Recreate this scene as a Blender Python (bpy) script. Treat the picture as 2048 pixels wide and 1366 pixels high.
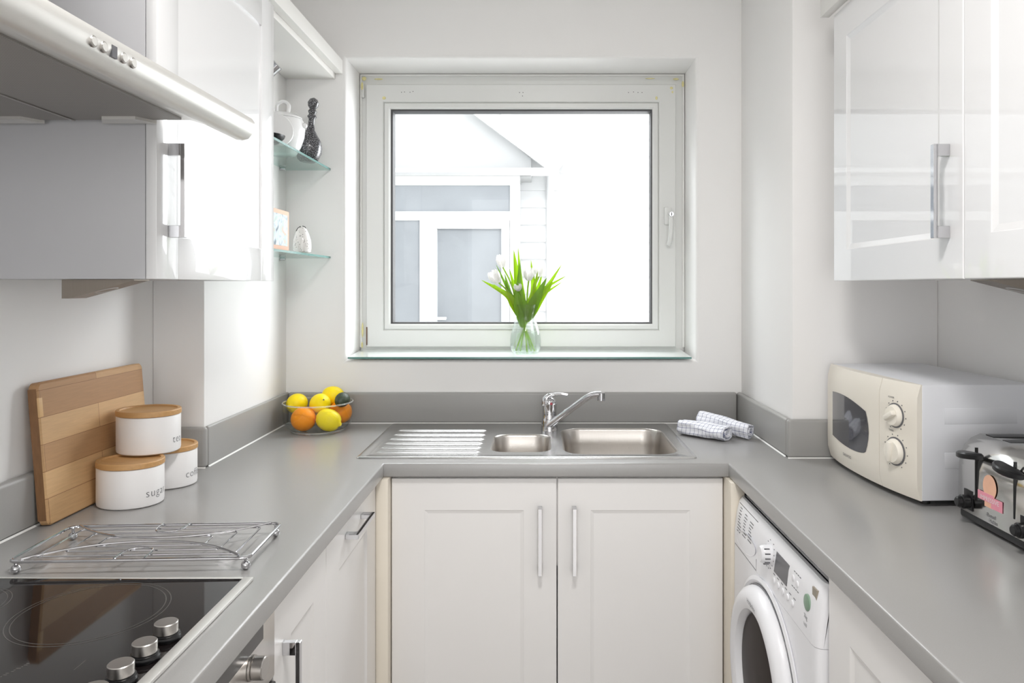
import bpy, bmesh, math, random
from math import sin, cos, pi, radians as R
from mathutils import Vector, Matrix

random.seed(7)
for o in list(bpy.data.objects):
    bpy.data.objects.remove(o, do_unlink=True)
SC = bpy.context.scene
COL = SC.collection

# ------------------------------------------------------------------ camera, sky, sun, fill lamps, exposure
VX, VY, F, CZ = 1079.0, 571.0, 1460.0, 1.40          # vanishing point, focal length in pixels, eye height
cam_d = bpy.data.cameras.new('camera')
cam_d.sensor_width = 36.0
cam_d.lens = F / 2048 * 36.0
cam_d.shift_x = (1024 - VX) / 2048
cam_d.shift_y = (VY - 683) / 2048
cam_d.clip_start = 0.05
cam = bpy.data.objects.new('camera', cam_d)
cam.location = (0, 0, CZ)
cam.rotation_euler = (R(90), 0, 0)
COL.objects.link(cam)
SC.camera = cam

world = bpy.data.worlds.new('overcast_sky')
SC.world = world
world.use_nodes = True
bg = world.node_tree.nodes['Background']
bg.inputs['Color'].default_value = (0.95, 0.98, 1.0, 1)
bg.inputs['Strength'].default_value = 0.88

def light(name, kind, loc, rot, energy, color=(1, 1, 1), **kw):
    d = bpy.data.lights.new(name, kind)
    d.energy = energy
    d.color = color
    for k, v in kw.items():
        setattr(d, k, v)
    o = bpy.data.objects.new(name, d)
    o.location = loc
    o.rotation_euler = rot
    COL.objects.link(o)
    return o

light('sun', 'SUN', (2, -6, 8), Vector((-.25, 1, -.7)).to_track_quat('-Z', 'Y').to_euler(), 1.7, (1.0, 0.985, 0.96), angle=R(3))
# added fill lamps: behind the camera, outside the window, under the ceiling
light('rear_fill_light', 'AREA', (0.1, -2.32, 1.35), (R(90), 0, 0), 10.5, (1.0, 0.985, 0.96), shape='RECTANGLE', size=1.7, size_y=2.0)  # area lamp added behind the camera to fill the room
def aim(p, q): return (Vector(q) - Vector(p)).to_track_quat('-Z', 'Y').to_euler()
light('outside_side_fill', 'AREA', (1.20, 3.75, 1.75), aim((1.20, 3.75, 1.75), (-1.0, 1.3, 1.15)), 45, (0.97, 0.98, 1.0), shape='RECTANGLE', size=1.1, size_y=2.0)  # lamp added beyond the window, out of view, to brighten the left side
light('outside_top_fill', 'AREA', (-.10, 3.80, 2.95), aim((-.10, 3.80, 2.95), (-.55, 1.2, .9)), 46, (0.97, 0.98, 1.0), shape='RECTANGLE', size=2.4, size_y=0.9)  # second lamp added above the window view to brighten the worktops
light('ceiling_fill_light', 'AREA', (0.05, 0.75, 2.50), (0, 0, 0), 10.5, (1.0, 0.975, 0.95), shape='DISK', size=0.34)  # added lamp, evens out the light in the room

vs = SC.view_settings
vs.view_transform = 'Standard'
vs.look = 'None'
vs.gamma = 1
vs.use_curve_mapping = False
vs.exposure = 0.97
SC.cycles.max_bounces = 14
SC.cycles.diffuse_bounces = 7
SC.cycles.glossy_bounces = 6
SC.cycles.transmission_bounces = 12
SC.cycles.transparent_max_bounces = 16
SC.cycles.sample_clamp_indirect = 6
SC.cycles.caustics_reflective = False
SC.cycles.blur_glossy = 0.5

# ------------------------------------------------------------------ helpers
def at(px, py, Y):
    return Vector(((px - VX) * Y / F, Y, CZ - (py - VY) * Y / F))

WORLD = set()

def thing(name, label, cat, loc=(0, 0, 0), rz=0.0, group=None, world=True, kind=None):
    o = bpy.data.objects.new(name, None)
    o.empty_display_size = 0.05
    COL.objects.link(o)
    o.location = loc
    o.rotation_euler = (0, 0, rz)
    if label: o['label'] = label
    if cat: o['category'] = cat
    if group: o['group'] = group
    if kind: o['kind'] = kind
    if world: WORLD.add(o.name)
    return o

def tag(o, label, cat, group=None, kind=None):
    o['label'] = label
    o['category'] = cat
    if group: o['group'] = group
    if kind: o['kind'] = kind
    return o

def FR(o, side):
    """local x = along the front, local y = into the cabinet, z up"""
    ax = {'back': ((1, 0, 0), (0, 1, 0)), 'left': ((0, 1, 0), (-1, 0, 0)), 'right': ((0, -1, 0), (1, 0, 0))}[side]
    m = Matrix.Identity(4)
    for i in range(3):
        m[i][0] = ax[0][i]; m[i][1] = ax[1][i]; m[i][2] = (0, 0, 1)[i]; m[i][3] = o[i]
    return m

class MB:
    def __init__(self, M=None):
        self.v = []; self.f = []; self.uv = []; self.M = M or Matrix.Identity(4)
    def add(self, vs, fs, uvs=None):
        n = len(self.v)
        self.v += [self.M @ Vector(p) for p in vs]
        self.f += [tuple(i + n for i in f) for f in fs]
        self.uv += list(uvs) if uvs else [(0, 0)] * len(vs)
        return self
    def box(self, x0, x1, y0, y1, z0, z1, b=0.0, seg=2):
        x0, x1 = min(x0, x1), max(x0, x1); y0, y1 = min(y0, y1), max(y0, y1); z0, z1 = min(z0, z1), max(z0, z1)
        bm = bmesh.new()
        bmesh.ops.create_cube(bm, size=1)
        for v in bm.verts:
            v.co = Vector(((x0 + x1) / 2 + v.co.x * (x1 - x0), (y0 + y1) / 2 + v.co.y * (y1 - y0), (z0 + z1) / 2 + v.co.z * (z1 - z0)))
        if b > 0:
            b = min(b, 0.49 * min(x1 - x0, y1 - y0, z1 - z0))
            bmesh.ops.bevel(bm, geom=bm.edges[:], offset=b, segments=seg, profile=0.5, affect='EDGES')
        return self.bm(bm)
    def bm(self, bm):
        bm.verts.index_update()
        self.add([v.co.copy() for v in bm.verts], [[v.index for v in f.verts] for f in bm.faces])
        bm.free()
        return self
    def loft(self, loops, cap0=True, cap1=True, closed=True, uvs=None):
        n = len(loops[0]); vs = [p for l in loops for p in l]; fs = []
        for i in range(len(loops) - 1):
            for j in range(n if closed else n - 1):
                k = (j + 1) % n
                fs.append((i * n + j, i * n + k, (i + 1) * n + k, (i + 1) * n + j))
        if cap0: fs.append(tuple(reversed(range(n))))
        if cap1: fs.append(tuple((len(loops) - 1) * n + j for j in range(n)))
        return self.add(vs, fs, uvs)
    def lathe(self, prof, c=(0, 0, 0), seg=32, sx=1.0, sy=1.0, axis=(0, 0, 1), cap0=True, cap1=True):
        q = Vector((0, 0, 1)).rotation_difference(Vector(axis).normalized())
        loops = []
        for r, z in prof:
            loops.append([Vector(c) + q @ Vector((max(r, 1e-5) * sx * cos(2 * pi * j / seg), max(r, 1e-5) * sy * sin(2 * pi * j / seg), z)) for j in range(seg)])
        return self.loft(loops, cap0, cap1)
    def cyl(self, p0, p1, r, seg=20, r1=None, b=0.0):
        p0, p1 = Vector(p0), Vector(p1); L = (p1 - p0).length; r1 = r if r1 is None else r1
        if b: pr = [(r - b, 0), (r, b), (r1, L - b), (r1 - b, L)]
        else: pr = [(r, 0), (r1, L)]
        return self.lathe(pr, p0, seg, axis=(p1 - p0))
    def ball(self, c, r, seg=20, sz=1.0):
        n = seg // 2
        return self.lathe([(r * sin(pi * i / n), -r * sz * cos(pi * i / n)) for i in range(n + 1)], c, seg, cap0=False, cap1=False)
    def tube(self, pts, r, seg=10, closed=False, caps=True):
        pts = [Vector(p) for p in pts]; n = len(pts); loops = []
        rr = r if isinstance(r, (list, tuple)) else [r] * n
        up = None
        for i in range(n):
            a = pts[(i - 1) % n] if (closed or i > 0) else pts[i]
            b = pts[(i + 1) % n] if (closed or i < n - 1) else pts[i]
            t = (b - a).normalized()
            if up is None:
                up = Vector((0, 0, 1)) if abs(t.z) < 0.9 else Vector((1, 0, 0))
            s = t.cross(up).normalized(); up = s.cross(t).normalized()
            loops.append([pts[i] + (s * cos(2 * pi * j / seg) + up * sin(2 * pi * j / seg)) * rr[i] for j in range(seg)])
        if closed:
            loops.append(loops[0]); return self.loft(loops, False, False)
        return self.loft(loops, caps, caps)
    def prism(self, poly, a, b, plane='xz', bev=0.0):
        """poly in the named plane, swept along the third axis from a to b"""
        def P(u, w, t):
            return {'xz': (u, t, w), 'yz': (t, u, w), 'xy': (u, w, t)}[plane]
        l0 = [P(u, w, a) for u, w in poly]; l1 = [P(u, w, b) for u, w in poly]
        return self.loft([l0, l1])
    def build(self, name, mat, parent=None, sharp=35, uv=False, kind=None, label=None):
        off = Vector((0, 0, 0))
        if parent is not None:
            top = parent
            while top.parent: top = top.parent
            if top.name in WORLD: off = Vector(top.location)
        me = bpy.data.meshes.new(name)
        me.from_pydata([tuple(p - off) for p in self.v], [], self.f)
        bm = bmesh.new(); bm.from_mesh(me)
        if uv:
            lay = bm.loops.layers.uv.new('UVMap')
            bm.verts.ensure_lookup_table()
            for f in bm.faces:
                for l in f.loops: l[lay].uv = self.uv[l.vert.index]
        else:
            bmesh.ops.remove_doubles(bm, verts=bm.verts, dist=1e-6)
        bmesh.ops.recalc_face_normals(bm, faces=bm.faces)
        for f in bm.faces: f.smooth = True
        th = R(sharp)
        for e in bm.edges:
            if len(e.link_faces) == 2: e.smooth = e.calc_face_angle(0) < th
        bm.to_mesh(me); bm.free()
        for m in (mat if isinstance(mat, (list, tuple)) else [mat]): me.materials.append(m)
        o = bpy.data.objects.new(name, me)
        COL.objects.link(o)
        if parent is not None: o.parent = parent
        if kind: o['kind'] = kind
        if label: o['label'] = label
        return o

def text_geo(s, size, spacing=1.0, thin=0.0, align='CENTER', res=3):
    cu = bpy.data.curves.new('lettering', 'FONT')
    cu.body = s; cu.size = size; cu.align_x = align; cu.align_y = 'CENTER'; cu.space_character = spacing
    cu.offset = thin; cu.resolution_u = res
    ob = bpy.data.objects.new('lettering', cu); COL.objects.link(ob)
    dg = bpy.context.evaluated_depsgraph_get(); dg.update()
    me = bpy.data.meshes.new_from_object(ob.evaluated_get(dg))
    vs_ = [v.co.copy() for v in me.vertices]; fs_ = [tuple(p.vertices) for p in me.polygons]
    bpy.data.objects.remove(ob, do_unlink=True); bpy.data.curves.remove(cu); bpy.data.meshes.remove(me)
    return vs_, fs_

def rrect(x0, x1, y0, y1, r, z, n=6):
    out = []
    for cx, cy, a0 in ((x1 - r, y1 - r, 0), (x0 + r, y1 - r, 90), (x0 + r, y0 + r, 180), (x1 - r, y0 + r, 270)):
        for i in range(n + 1):
            a = R(a0 + 90 * i / n)
            out.append(Vector((cx + r * cos(a), cy + r * sin(a), z)))
    return out

def arc_pts(p, n=24):
    """smooth curve through control points (Catmull-Rom)"""
    p = [Vector(q) for q in p]; q = [2 * p[0] - p[1]] + p + [2 * p[-1] - p[-2]]; out = []
    m = len(p) - 1; per = max(2, n // m)
    for i in range(m):
        a, b, c, d = q[i:i + 4]
        for k in range(per):
            t = k / per
            out.append(0.5 * ((2 * b) + (c - a) * t + (2 * a - 5 * b + 4 * c - d) * t * t + (3 * b - a - 3 * c + d) * t ** 3))
    out.append(p[-1])
    return out

# ------------------------------------------------------------------ materials
def nodes(name):
    m = bpy.data.materials.new(name); m.use_nodes = True
    nt = m.node_tree
    return m, nt, nt.nodes['Principled BSDF']

def mat(name, c, rough=0.5, metal=0.0, coat=0.0, coat_r=0.03, var=0.0, scale=60.0, bump=0.0, bscale=200.0, spec=0.5, stretch=None, rvar=0.0):
    m, nt, b = nodes(name)
    N, L = nt.nodes, nt.links
    b.inputs['Base Color'].default_value = (*c, 1)
    b.inputs['Roughness'].default_value = rough
    b.inputs['Metallic'].default_value = metal
    b.inputs['Coat Weight'].default_value = coat
    b.inputs['Coat Roughness'].default_value = coat_r
    b.inputs['Specular IOR Level'].default_value = spec
    tc = N.new('ShaderNodeTexCoord'); src = tc.outputs['Object']
    if stretch:
        mp = N.new('ShaderNodeMapping'); mp.inputs['Scale'].default_value = stretch
        L.new(src, mp.inputs['Vector']); src = mp.outputs['Vector']
    no = N.new('ShaderNodeTexNoise'); no.inputs['Scale'].default_value = scale; no.inputs['Detail'].default_value = 4
    L.new(src, no.inputs['Vector'])
    mx = N.new('ShaderNodeMix'); mx.data_type = 'RGBA'
    mx.inputs['A'].default_value = (*[x * (1 - var) for x in c], 1)
    mx.inputs['B'].default_value = (*[min(1, x * (1 + var)) for x in c], 1)
    L.new(no.outputs['Fac'], mx.inputs['Factor']); L.new(mx.outputs['Result'], b.inputs['Base Color'])
    if rvar:
        mr = N.new('ShaderNodeMapRange'); mr.inputs['To Min'].default_value = rough - rvar; mr.inputs['To Max'].default_value = rough + rvar
        L.new(no.outputs['Fac'], mr.inputs['Value']); L.new(mr.outputs['Result'], b.inputs['Roughness'])
    if bump:
        n2 = N.new('ShaderNodeTexNoise'); n2.inputs['Scale'].default_value = bscale; n2.inputs['Detail'].default_value = 3
        L.new(src, n2.inputs['Vector'])
        bp = N.new('ShaderNodeBump'); bp.inputs['Strength'].default_value = bump; bp.inputs['Distance'].default_value = 0.002
        L.new(n2.outputs['Fac'], bp.inputs['Height']); L.new(bp.outputs['Normal'], b.inputs['Normal'])
    return m

def glass(name, c=(1, 1, 1), ior=1.45, rough=0.0):
    m, nt, b = nodes(name)
    b.inputs['Base Color'].default_value = (*c, 1)
    b.inputs['Transmission Weight'].default_value = 0.88
    b.inputs['Roughness'].default_value = rough
    b.inputs['IOR'].default_value = ior
    return m

def pane_mat(name, tint=(0.98, 0.99, 0.99), ior=1.5, thick=0.0):
    """clear sheet: passes light straight through, with a Fresnel reflection"""
    m = bpy.data.materials.new(name); m.use_nodes = True
    nt = m.node_tree; N, L = nt.nodes, nt.links
    N.remove(N['Principled BSDF'])
    t = N.new('ShaderNodeBsdfTransparent'); t.inputs['Color'].default_value = (*tint, 1)
    g = N.new('ShaderNodeBsdfGlossy'); g.inputs['Roughness'].default_value = 0.0
    fr = N.new('ShaderNodeFresnel'); fr.inputs['IOR'].default_value = ior
    mx = N.new('ShaderNodeMixShader')
    ge = N.new('ShaderNodeNewGeometry'); sb_ = N.new('ShaderNodeMath'); sb_.operation = 'SUBTRACT'; sb_.inputs[0].default_value = 0.88
    L.new(ge.outputs['Backfacing'], sb_.inputs[1])          # a sheet reflects at its entry face only
    mu = N.new('ShaderNodeMath'); mu.operation = 'MULTIPLY'; L.new(fr.outputs['Fac'], mu.inputs[0]); L.new(sb_.outputs[0], mu.inputs[1])
    L.new(mu.outputs[0], mx.inputs['Fac']); L.new(t.outputs[0], mx.inputs[1]); L.new(g.outputs[0], mx.inputs[2])
    out = mx.outputs[0]
    if thick:                                               # thick cast glass also bends what is seen through it
        gl_ = N.new('ShaderNodeBsdfGlass'); gl_.inputs['IOR'].default_value = ior; gl_.inputs['Color'].default_value = (*tint, 1)
        m2 = N.new('ShaderNodeMixShader'); m2.inputs['Fac'].default_value = thick
        L.new(out, m2.inputs[1]); L.new(gl_.outputs[0], m2.inputs[2]); out = m2.outputs[0]
    L.new(out, N['Material Output'].inputs['Surface'])
    return m

def wood_blocks(name):
    """butcher-block boards: strips of differing tone running along the length, with grain"""
    m, nt, b = nodes(name); N, L = nt.nodes, nt.links
    tc = N.new('ShaderNodeTexCoord'); sp = N.new('ShaderNodeSeparateXYZ'); cb = N.new('ShaderNodeCombineXYZ')
    L.new(tc.outputs['Object'], sp.inputs[0]); L.new(sp.outputs['Y'], cb.inputs['X']); L.new(sp.outputs['Z'], cb.inputs['Y'])
    br = N.new('ShaderNodeTexBrick')
    br.offset = 0.37; br.offset_frequency = 2; br.squash = 1.0
    br.inputs['Color1'].default_value = (0.74, 0.47, 0.235, 1)
    br.inputs['Color2'].default_value = (0.43, 0.225, 0.10, 1)
    br.inputs['Mortar'].default_value = (0.27, 0.12, 0.045, 1)
    br.inputs['Scale'].default_value = 0.88
    br.inputs['Brick Width'].default_value = 0.46
    br.inputs['Row Height'].default_value = 0.0495
    br.inputs['Mortar Size'].default_value = 0.0005
    br.inputs['Bias'].default_value = -0.1
    L.new(cb.outputs[0], br.inputs['Vector'])
    mp = N.new('ShaderNodeMapping'); mp.inputs['Scale'].default_value = (60, 6, 90)
    L.new(tc.outputs['Object'], mp.inputs['Vector'])
    no = N.new('ShaderNodeTexNoise'); no.inputs['Scale'].default_value = 3.0; no.inputs['Detail'].default_value = 6; no.inputs['Distortion'].default_value = 0.6
    L.new(mp.outputs[0], no.inputs['Vector'])
    mr = N.new('ShaderNodeMapRange'); mr.inputs['From Min'].default_value = 0.3; mr.inputs['From Max'].default_value = 0.7
    mr.inputs['To Min'].default_value = 0.78; mr.inputs['To Max'].default_value = 0.88
    L.new(no.outputs['Fac'], mr.inputs['Value'])
    mx = N.new('ShaderNodeMix'); mx.data_type = 'RGBA'; mx.blend_type = 'MULTIPLY'; mx.inputs['Factor'].default_value = 1
    L.new(br.outputs['Color'], mx.inputs['A']); L.new(mr.outputs['Result'], mx.inputs['B'])
    L.new(mx.outputs['Result'], b.inputs['Base Color'])
    b.inputs['Roughness'].default_value = 0.55
    return m

def check_cloth(name):
    """white cotton woven with a grid of thin navy lines"""
    m, nt, b = nodes(name); N, L = nt.nodes, nt.links
    tc = N.new('ShaderNodeTexCoord'); sp = N.new('ShaderNodeSeparateXYZ'); L.new(tc.outputs['UV'], sp.inputs[0])
    def lines(out, period, w):
        d = N.new('ShaderNodeMath'); d.operation = 'DIVIDE'; d.inputs[1].default_value = period; L.new(out, d.inputs[0])
        f = N.new('ShaderNodeMath'); f.operation = 'FRACT'; L.new(d.outputs[0], f.inputs[0])
        l = N.new('ShaderNodeMath'); l.operation = 'LESS_THAN'; l.inputs[1].default_value = w; L.new(f.outputs[0], l.inputs[0])
        return l.outputs[0]
    a = lines(sp.outputs['X'], 0.0150, 0.11); c = lines(sp.outputs['Y'], 0.0165, 0.11)
    s = N.new('ShaderNodeMath'); s.operation = 'ADD'; L.new(a, s.inputs[0]); L.new(c, s.inputs[1])
    k = N.new('ShaderNodeMath'); k.operation = 'MULTIPLY'; k.inputs[1].default_value = 0.62; k.use_clamp = True; L.new(s.outputs[0], k.inputs[0])
    mx = N.new('ShaderNodeMix'); mx.data_type = 'RGBA'
    mx.inputs['A'].default_value = (0.80, 0.81, 0.86, 1); mx.inputs['B'].default_value = (0.06, 0.075, 0.20, 1)
    L.new(k.outputs[0], mx.inputs['Factor']); L.new(mx.outputs['Result'], b.inputs['Base Color'])
    b.inputs['Roughness'].default_value = 0.95
    return m

def speckle(name, base, spot, scale, thr, rough=0.4, coat=0.0):
    m, nt, b = nodes(name); N, L = nt.nodes, nt.links
    tc = N.new('ShaderNodeTexCoord'); vo = N.new('ShaderNodeTexVoronoi'); vo.inputs['Scale'].default_value = scale
    L.new(tc.outputs['Object'], vo.inputs['Vector'])
    lt = N.new('ShaderNodeMath'); lt.operation = 'LESS_THAN'; lt.inputs[1].default_value = thr; L.new(vo.outputs['Distance'], lt.inputs[0])
    mx = N.new('ShaderNodeMix'); mx.data_type = 'RGBA'
    mx.inputs['A'].default_value = (*base, 1); mx.inputs['B'].default_value = (*spot, 1)
    L.new(lt.outputs[0], mx.inputs['Factor']); L.new(mx.outputs['Result'], b.inputs['Base Color'])
    b.inputs['Roughness'].default_value = rough; b.inputs['Coat Weight'].default_value = coat
    return m

def leaf_mat(name, c):
    m = bpy.data.materials.new(name); m.use_nodes = True
    nt = m.node_tree; N, L = nt.nodes, nt.links; b = N['Principled BSDF']
    tc = N.new('ShaderNodeTexCoord'); mp = N.new('ShaderNodeMapping'); mp.inputs['Scale'].default_value = (300, 300, 12)
    L.new(tc.outputs['Object'], mp.inputs['Vector'])
    no = N.new('ShaderNodeTexNoise'); no.inputs['Scale'].default_value = 1.0; L.new(mp.outputs[0], no.inputs['Vector'])
    mx = N.new('ShaderNodeMix'); mx.data_type = 'RGBA'
    mx.inputs['A'].default_value = (*[x * 0.8 for x in c], 1); mx.inputs['B'].default_value = (*[min(1, x * 1.2) for x in c], 1)
    L.new(no.outputs['Fac'], mx.inputs['Factor']); L.new(mx.outputs['Result'], b.inputs['Base Color'])
    b.inputs['Roughness'].default_value = 0.45
    tr = N.new('ShaderNodeBsdfTranslucent'); L.new(mx.outputs['Result'], tr.inputs['Color'])
    ms = N.new('ShaderNodeMixShader'); ms.inputs['Fac'].default_value = 0.55
    L.new(b.outputs[0], ms.inputs[1]); L.new(tr.outputs[0], ms.inputs[2]); L.new(ms.outputs[0], N['Material Output'].inputs['Surface'])
    return m

M = {}
M['wall'] = mat('wall_paint', (0.83, 0.821, 0.813), 0.75, var=0.015, scale=5, bump=0.05, bscale=90)
M['ceiling'] = mat('ceiling_paint', (0.85, 0.845, 0.835), 0.8, var=0.01, scale=5)
M['floor'] = mat('floor_vinyl', (0.42, 0.40, 0.38), 0.45, var=0.08, scale=9)
M['gloss'] = mat('gloss_white_door', (0.80, 0.80, 0.81), 0.28, coat=1.0, coat_r=0.015, var=0.006, scale=4)
M['carcass'] = mat('carcass_panel', (0.53, 0.53, 0.55), 0.42, var=0.01, scale=30)
M['base_door'] = mat('satin_white_door', (0.80, 0.785, 0.775), 0.30, coat=0.25, coat_r=0.12, var=0.01, scale=5)
M['cream'] = mat('cream_filler', (0.78, 0.72, 0.62), 0.45, var=0.02, scale=8)
M['trimwhite'] = mat('white_trim', (0.80, 0.785, 0.76), 0.45, var=0.01, scale=10)
M['worktop'] = mat('grey_laminate', (0.315, 0.310, 0.304), 0.25, spec=0.85, var=0.09, scale=900, bump=0.03, bscale=700, rvar=0.03)
M['upstand'] = mat('grey_laminate_upstand', (0.335, 0.33, 0.32), 0.36, var=0.06, scale=900)
M['seal'] = mat('white_sealant', (0.80, 0.80, 0.78), 0.4, var=0.03, scale=50)
M['steel'] = mat('brushed_steel', (0.60, 0.595, 0.59), 0.24, 1.0, var=0.03, scale=1.0, stretch=(20, 900, 20), rvar=0.05)
M['bowl_steel'] = mat('bowl_steel', (0.56, 0.53, 0.50), 0.30, 1.0, var=0.06, scale=1.0, stretch=(700, 700, 20), rvar=0.06)
M['hoodsteel'] = mat('hood_aluminium', (0.76, 0.75, 0.725), 0.42, 0.75, var=0.03, scale=1.0, stretch=(500, 8, 500))
M['chrome'] = mat('chrome', (0.60, 0.60, 0.62), 0.06, 1.0, var=0.01, scale=8)
M['satin'] = mat('satin_nickel', (0.50, 0.48, 0.46), 0.33, 1.0, var=0.06, scale=1.0, stretch=(40, 40, 600))
M['ovensteel'] = mat('oven_steel', (0.60, 0.57, 0.54), 0.3, 1.0, var=0.04, scale=1.0, stretch=(600, 10, 600))
M['hobglass'] = mat('black_ceramic_glass', (0.010, 0.008, 0.008), 0.04, var=0.1, scale=20, spec=0.38)
M['hobmark'] = mat('hob_print', (0.07, 0.066, 0.062), 0.3, var=0.05, scale=40)
M['black'] = mat('black_plastic', (0.010, 0.010, 0.011), 0.30, var=0.1, scale=30, spec=0.3)
M['blackmatte'] = mat('dark_rubber', (0.02, 0.02, 0.021), 0.5, var=0.1, scale=30)
M['darkglass'] = mat('dark_strip_glass', (0.045, 0.042, 0.04), 0.18, var=0.05, scale=30)
M['upvc'] = mat('white_upvc', (0.69, 0.695, 0.68), 0.32, var=0.008, scale=6)
M['gasket'] = mat('grey_gasket', (0.07, 0.07, 0.072), 0.5, var=0.08, scale=40)
M['foam'] = mat('yellowed_foam', (0.72, 0.66, 0.33), 0.8, var=0.25, scale=60, bump=0.4, bscale=150)
M['rust'] = mat('rust_stain', (0.13, 0.06, 0.035), 0.8, var=0.4, scale=150)
M['pane'] = pane_mat('window_glass')
M['greenedge'] = mat('glass_edge', (0.12, 0.26, 0.24), 0.12, var=0.1, scale=30)
M['shelfglass'] = pane_mat('shelf_glass', (0.86, 0.94, 0.92))
M['sillglass'] = mat('back_painted_glass', (0.83, 0.88, 0.87), 0.12, coat=0.8, coat_r=0.02, var=0.01, scale=6)
M['clearglass'] = pane_mat('clear_glass', (0.97, 0.985, 0.98), 1.5, 0.25)
M['bowlglass'] = pane_mat('bowl_glass', (0.97, 0.98, 0.98), 1.55)
M['rimglass'] = glass('rim_glass', (0.98, 0.99, 0.99), 1.45)
M['water'] = pane_mat('water', (0.95, 0.975, 0.955), 1.33)
M['board'] = wood_blocks('beech_blocks')
M['boarddark'] = mat('end_grain', (0.23, 0.115, 0.05), 0.65, var=0.3, scale=1.0, stretch=(120, 120, 30))
M['bamboo'] = mat('bamboo', (0.50, 0.285, 0.115), 0.5, var=0.18, scale=1.0, stretch=(14, 160, 160))
M['ceramic'] = mat('white_ceramic', (0.80, 0.79, 0.79), 0.42, var=0.015, scale=20)
M['print'] = mat('grey_print', (0.13, 0.13, 0.14), 0.5, var=0.05, scale=50)
M['lemon'] = mat('lemon_peel', (0.98, 0.74, 0.008), 0.38, spec=0.3, var=0.07, scale=12, bump=0.35, bscale=330)
M['orange'] = mat('orange_peel', (1.0, 0.30, 0.002), 0.40, spec=0.3, var=0.08, scale=12, bump=0.4, bscale=330)
M['avocado'] = mat('avocado_skin', (0.035, 0.05, 0.028), 0.45, var=0.4, scale=90, bump=0.5, bscale=160)
M['stub'] = mat('fruit_stalk', (0.20, 0.17, 0.06), 0.8, var=0.3, scale=200)
M['cloth'] = check_cloth('check_tea_towel')
M['mwcream'] = mat('cream_plastic', (0.78, 0.735, 0.655), 0.33, var=0.012, scale=8)
M['mwknob'] = mat('pale_cream_plastic', (0.82, 0.78, 0.70), 0.35, var=0.01, scale=8)
M['mwbody'] = mat('white_enamel', (0.70, 0.71, 0.745), 0.35, var=0.01, scale=8)
M['mwwindow'] = mat('dark_oven_window', (0.055, 0.055, 0.065), 0.10, coat=0.6, coat_r=0.02, var=0.1, scale=15)
M['toaster'] = mat('polished_steel', (0.62, 0.61, 0.59), 0.14, 1.0, var=0.03, scale=1.0, stretch=(400, 6, 400))
M['peach'] = mat('peach_sticker', (0.83, 0.48, 0.33), 0.5, var=0.15, scale=40)
M['pink'] = mat('pink_sticker', (0.78, 0.30, 0.38), 0.5, var=0.1, scale=60)
M['whiteprint'] = mat('white_print', (0.82, 0.80, 0.80), 0.5, var=0.03, scale=60)
M['washer'] = mat('appliance_white', (0.80, 0.80, 0.825), 0.30, coat=0.3, coat_r=0.05, var=0.008, scale=8)
M['washerglass'] = mat('smoked_porthole', (0.030, 0.021, 0.018), 0.30, var=0.1, scale=12, spec=0.03)
M['display'] = mat('grey_display', (0.10, 0.10, 0.11), 0.25, var=0.05, scale=30)
M['green'] = mat('green_button', (0.20, 0.31, 0.22), 0.4, var=0.05, scale=30)
M['badge'] = mat('bronze_badge', (0.33, 0.29, 0.23), 0.4, 0.3, var=0.1, scale=80)
M['red'] = mat('red_dot', (0.35, 0.02, 0.04), 0.3, var=0.05, scale=30)
M['petal'] = leaf_mat('white_petal', (0.90, 0.88, 0.85))
M['leaf'] = leaf_mat('tulip_leaf', (0.47, 0.66, 0.03))
M['leafdark'] = leaf_mat('tulip_leaf_shade', (0.30, 0.50, 0.06))
M['stem'] = leaf_mat('tulip_stem', (0.42, 0.60, 0.10))
M['speckblack'] = speckle('speckled_black_glaze', (0.02, 0.02, 0.024), (0.62, 0.62, 0.66), 340, 0.27, 0.3, 0.6)
M['speckwhite'] = speckle('speckled_white_glaze', (0.80, 0.78, 0.76), (0.12, 0.11, 0.11), 150, 0.20, 0.35, 0.4)
M['porcelain'] = mat('glazed_porcelain', (0.80, 0.80, 0.80), 0.15, coat=0.5, coat_r=0.03, var=0.01, scale=10)
M['clapboard'] = mat('white_clapboard', (0.84, 0.845, 0.85), 0.7, var=0.02, scale=3)
M['soffitext'] = mat('porch_shade_grey', (0.60, 0.605, 0.61), 0.8, var=0.04, scale=2)  # white gable greyed down, its shade mixed into the base colour
M['extpane'] = mat('grey_blue_pane', (0.34, 0.36, 0.385), 0.5, var=0.16, scale=3.0, spec=0.2)  # opaque grey-blue, slightly mottled
M['ground'] = mat('paving', (0.55, 0.54, 0.52), 0.9, var=0.1, scale=3)
M['lampbody'] = mat('bronze_metal', (0.30, 0.265, 0.23), 0.42, 0.8, var=0.05, scale=1.0, stretch=(600, 20, 20))
M['lampglass'] = mat('lamp_lens', (0.62, 0.62, 0.62), 0.2, var=0.02, scale=30)

# mesh filter: dark metal with a fine punched pattern
mf, ntf, bf = nodes('hood_filter_mesh')
tcf = ntf.nodes.new('ShaderNodeTexCoord'); ckf = ntf.nodes.new('ShaderNodeTexVoronoi'); ckf.inputs['Scale'].default_value = 260; ckf.inputs['Randomness'].default_value = 0.0
ntf.links.new(tcf.outputs['Object'], ckf.inputs['Vector'])
rmf = ntf.nodes.new('ShaderNodeMapRange'); rmf.inputs['From Max'].default_value = 0.6; ntf.links.new(ckf.outputs['Distance'], rmf.inputs['Value'])
mxf = ntf.nodes.new('ShaderNodeMix'); mxf.data_type = 'RGBA'
mxf.inputs['A'].default_value = (0.10, 0.095, 0.09, 1); mxf.inputs['B'].default_value = (0.36, 0.34, 0.32, 1)
ntf.links.new(rmf.outputs['Result'], mxf.inputs['Factor']); ntf.links.new(mxf.outputs['Result'], bf.inputs['Base Color'])
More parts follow.
